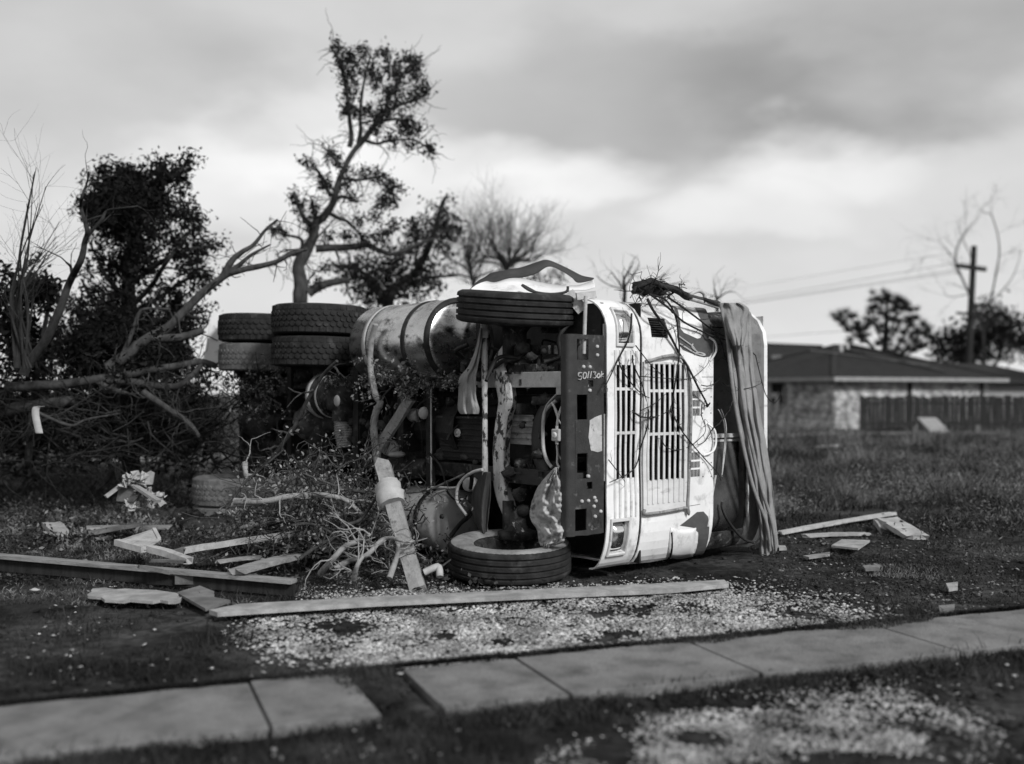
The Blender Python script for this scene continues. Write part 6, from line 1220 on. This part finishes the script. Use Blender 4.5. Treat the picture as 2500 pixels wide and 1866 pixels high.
# vine tangle on the top edge of the cab and the vines hanging across the grille
def vine(label, pts, r=.007, u=.05, mt='bark_dark', tw=3, tl=.12):
    q = [frt(x, y, UF+u+.03*math.sin(i*1.7)) for i, (x, y) in enumerate(pts)]; return branch(label, q, r, r*.5, mt, tw, 'vine', 'bare vines hanging over the cab front', 0, tl)
V3 = [([(540, 330), (600, 450), (740, 650), (860, 880), (960, 1040), (1050, 1220), (1130, 1370), (1140, 1420), (1170, 1380)], .013, 'thickest vine slanting down across the front panel'), ([(560, 290), (720, 340), (820, 500), (850, 700), (860, 880), (830, 1100), (800, 1300), (770, 1440), (830, 1560), (890, 1650)], .009, 'vine dropping over the right side of the grille'),
      ([(380, 480), (370, 640), (330, 780), (250, 930), (160, 1120), (110, 1220)], .009, 'vine hanging in front of the upper headlight'), ([(250, 940), (280, 1040), (400, 1210), (500, 1300), (560, 1330)], .007, 'thin vine over the left grille slots'), ([(390, 900), (400, 1000), (480, 1180), (540, 1420), (550, 1650)], .007, 'vine falling between the two grilles'),
      ([(420, 800), (560, 980), (640, 1060), (720, 1110)], .005, 'wiry vine near the top of the grille'), ([(390, 1460), (470, 1520), (600, 1525), (720, 1480), (780, 1440)], .006, 'looping vine across the grille middle'), ([(560, 280), (750, 420), (900, 560), (1090, 660), (1180, 700), (1310, 740), (1480, 780), (1630, 900)], .010, 'vine running right over the dark stripe'), ([(740, 310), (900, 420), (1060, 540), (1190, 640), (1340, 720)], .010, 'upper vine above the dark stripe'),
      ([(1180, 670), (1270, 740), (1340, 950), (1430, 1180), (1410, 1330), (1330, 1500), (1200, 1650)], .009, 'vine curving down inside the windshield gap'), ([(1630, 900), (1690, 1150), (1740, 1310), (1820, 1380), (1880, 1300), (1890, 1240)], .005, 'wiry vine hooked round the roof rim'), ([(1080, 1200), (1150, 1210), (1220, 1180), (1280, 1130)], .005, 'short side shoot above the small vents'), ([(450, 1110), (700, 1130), (900, 1140), (980, 1130), (1080, 1060), (1150, 980), (1160, 900)], .004, 'hair-thin loop above the grille bars'),
      ([(470, 1460), (620, 1380), (720, 1290)], .004, 'hair-thin crossing twig on the grille'), ([(1090, 1390), (1085, 1500), (1120, 1600)], .006, 'dark shoot beside the grab handle'), ([(1290, 1170), (1350, 1210), (1430, 1190), (1500, 1170)], .004, 'tiny shoot within the dark windshield gap'), ([(1460, 1250), (1600, 1220), (1690, 1180)], .004, 'thin shoot across the tarp strips'), ([(650, 560), (700, 620), (740, 660)], .008, 'short stub on the square vent')]
for pl, r, lab in V3: vine(lab, [c3(x, y) for x, y in pl], r, tl=.10 if r > .006 else .05, tw=4)
V4 = [([(340, 10), (420, 60), (500, 70), (600, 50), (680, 5)], .005, 'loop of vine low over the middle grille'), ([(690, 5), (780, 180), (880, 310), (1000, 450), (1110, 570), (1140, 640)], .007, 'vine crossing from grille to lower windshield'), ([(490, 0), (480, 150), (420, 340), (380, 500), (300, 580), (140, 655)], .007, 'vine sweeping down to the lower left of the grille'), ([(600, 240), (640, 330), (740, 365), (860, 330), (960, 250), (1000, 190), (990, 90)], .005, 'hanging loop beside the lower vents'), ([(1220, 0), (1130, 120), (1060, 180), (1000, 280), (930, 320)], .006, 'vine reaching from the gap to the front panel'), ([(130, 450), (200, 540), (280, 650)], .005, 'dry stalk at the left edge of the lower grille')]
for pl, r, lab in V4: vine(lab, [c4(x, y) for x, y in pl], r, tl=.06, tw=4)
vt = empty('vine_tangle', frt(1420, 640, UF-.1), label='thick dark tangle of vines and rope on the top edge of the cab', category='vines'); m = MB(); m2 = MB()
for i in range(16):
    j = rnd.uniform(-6, 6); q = [frt(*c3(x+rnd.uniform(-25, 25), y+rnd.uniform(-18, 18)+j), UF-rnd.uniform(0, .25)) for x, y in ((410, 250), (480, 180), (600, 160), (700, 200), (820, 230), (940, 310), (1100, 350), (1260, 390))[(0 if i % 3 else 3):(8 if i % 2 else 6)]]
    m.tube(spline(q, 4), rnd.uniform(.008, .022), 6, wob=.1)
for i in range(34):
    x = rnd.choice([rnd.gauss(520, 70), rnd.gauss(700, 90)]); twiggy(m2, frt(*c3(x, 235+rnd.gauss(0, 28)), UF-rnd.uniform(0, .2)), Vector((rnd.gauss(0, 1), rnd.gauss(0, .6), rnd.gauss(0, .5))), rnd.uniform(.1, .25), .006, 1, .8, .4, None, 2, 4)
m.build('stems', 'bark_dark', vt); m2.build('twigs', 'bark_dark', vt, kind='stuff')
m = MB(); m.ball(frt(*c3(640, 240), UF-.1), .06, 8, (2, 1, .8), .3); m.ball(frt(*c3(500, 220), UF-.1), .07, 8, (1.6, 1, .9), .3); m.build('root_clump', 'bark_dark', vt)
for i, pl in enumerate(([(940, 300), (1100, 340), (1260, 380)], [(980, 330), (1120, 370), (1250, 410)])):
    m = MB(); m.tube(spline([frt(*c3(x, y), UF-.03) for x, y in pl]), .022, 8); m.build('rail', 'pale_steel' if i else 'cloth_dark', vt)
m = MB(); m.tube(spline([frt(*c3(x, y), UF-.08) for x, y in ((960, 310), (1000, 270), (1060, 250), (1110, 280), (1120, 330))]), .018, 8); thing(m, 'mirror_hoop', 'pale_steel', 'bent hoop standing up at the top of the cab', 'hoop')
# small white pipe elbow and stem at the foot of the lower tank
m = MB(); m.tube(spline([c6P(1985, 1420, 8.3), c6P(2060, 1385, 8.3), c6P(2110, 1375, 8.3), c6P(2120, 1460, 8.25)], 4), .028, 8); thing(m, 'pipe_elbow', 'plastic_white', 'small white bone-like pipe elbow beside the lower front tyre', 'pipe')
branch('thin twig behind the white pipe elbow', [c6P(2120, 1380, 8.4), c6P(2213, 1310, 8.6)], .01, .006, 'bark')
# leaf litter under the truck
m = MB(); tp = [T(rnd.uniform(-5, .6), rnd.uniform(-.9, .3), .02+rnd.uniform(0, .05)) for _ in range(900)]; v, f = leaves(cloud(tp, 2, .04), .025, .6); npbuild('leaf_litter', v, f, 'litter', k=4, kind='stuff')
print('objects', len(bpy.data.objects), 'tris', sum(len(o.data.polygons) for o in bpy.data.objects if o.type == 'MESH'))
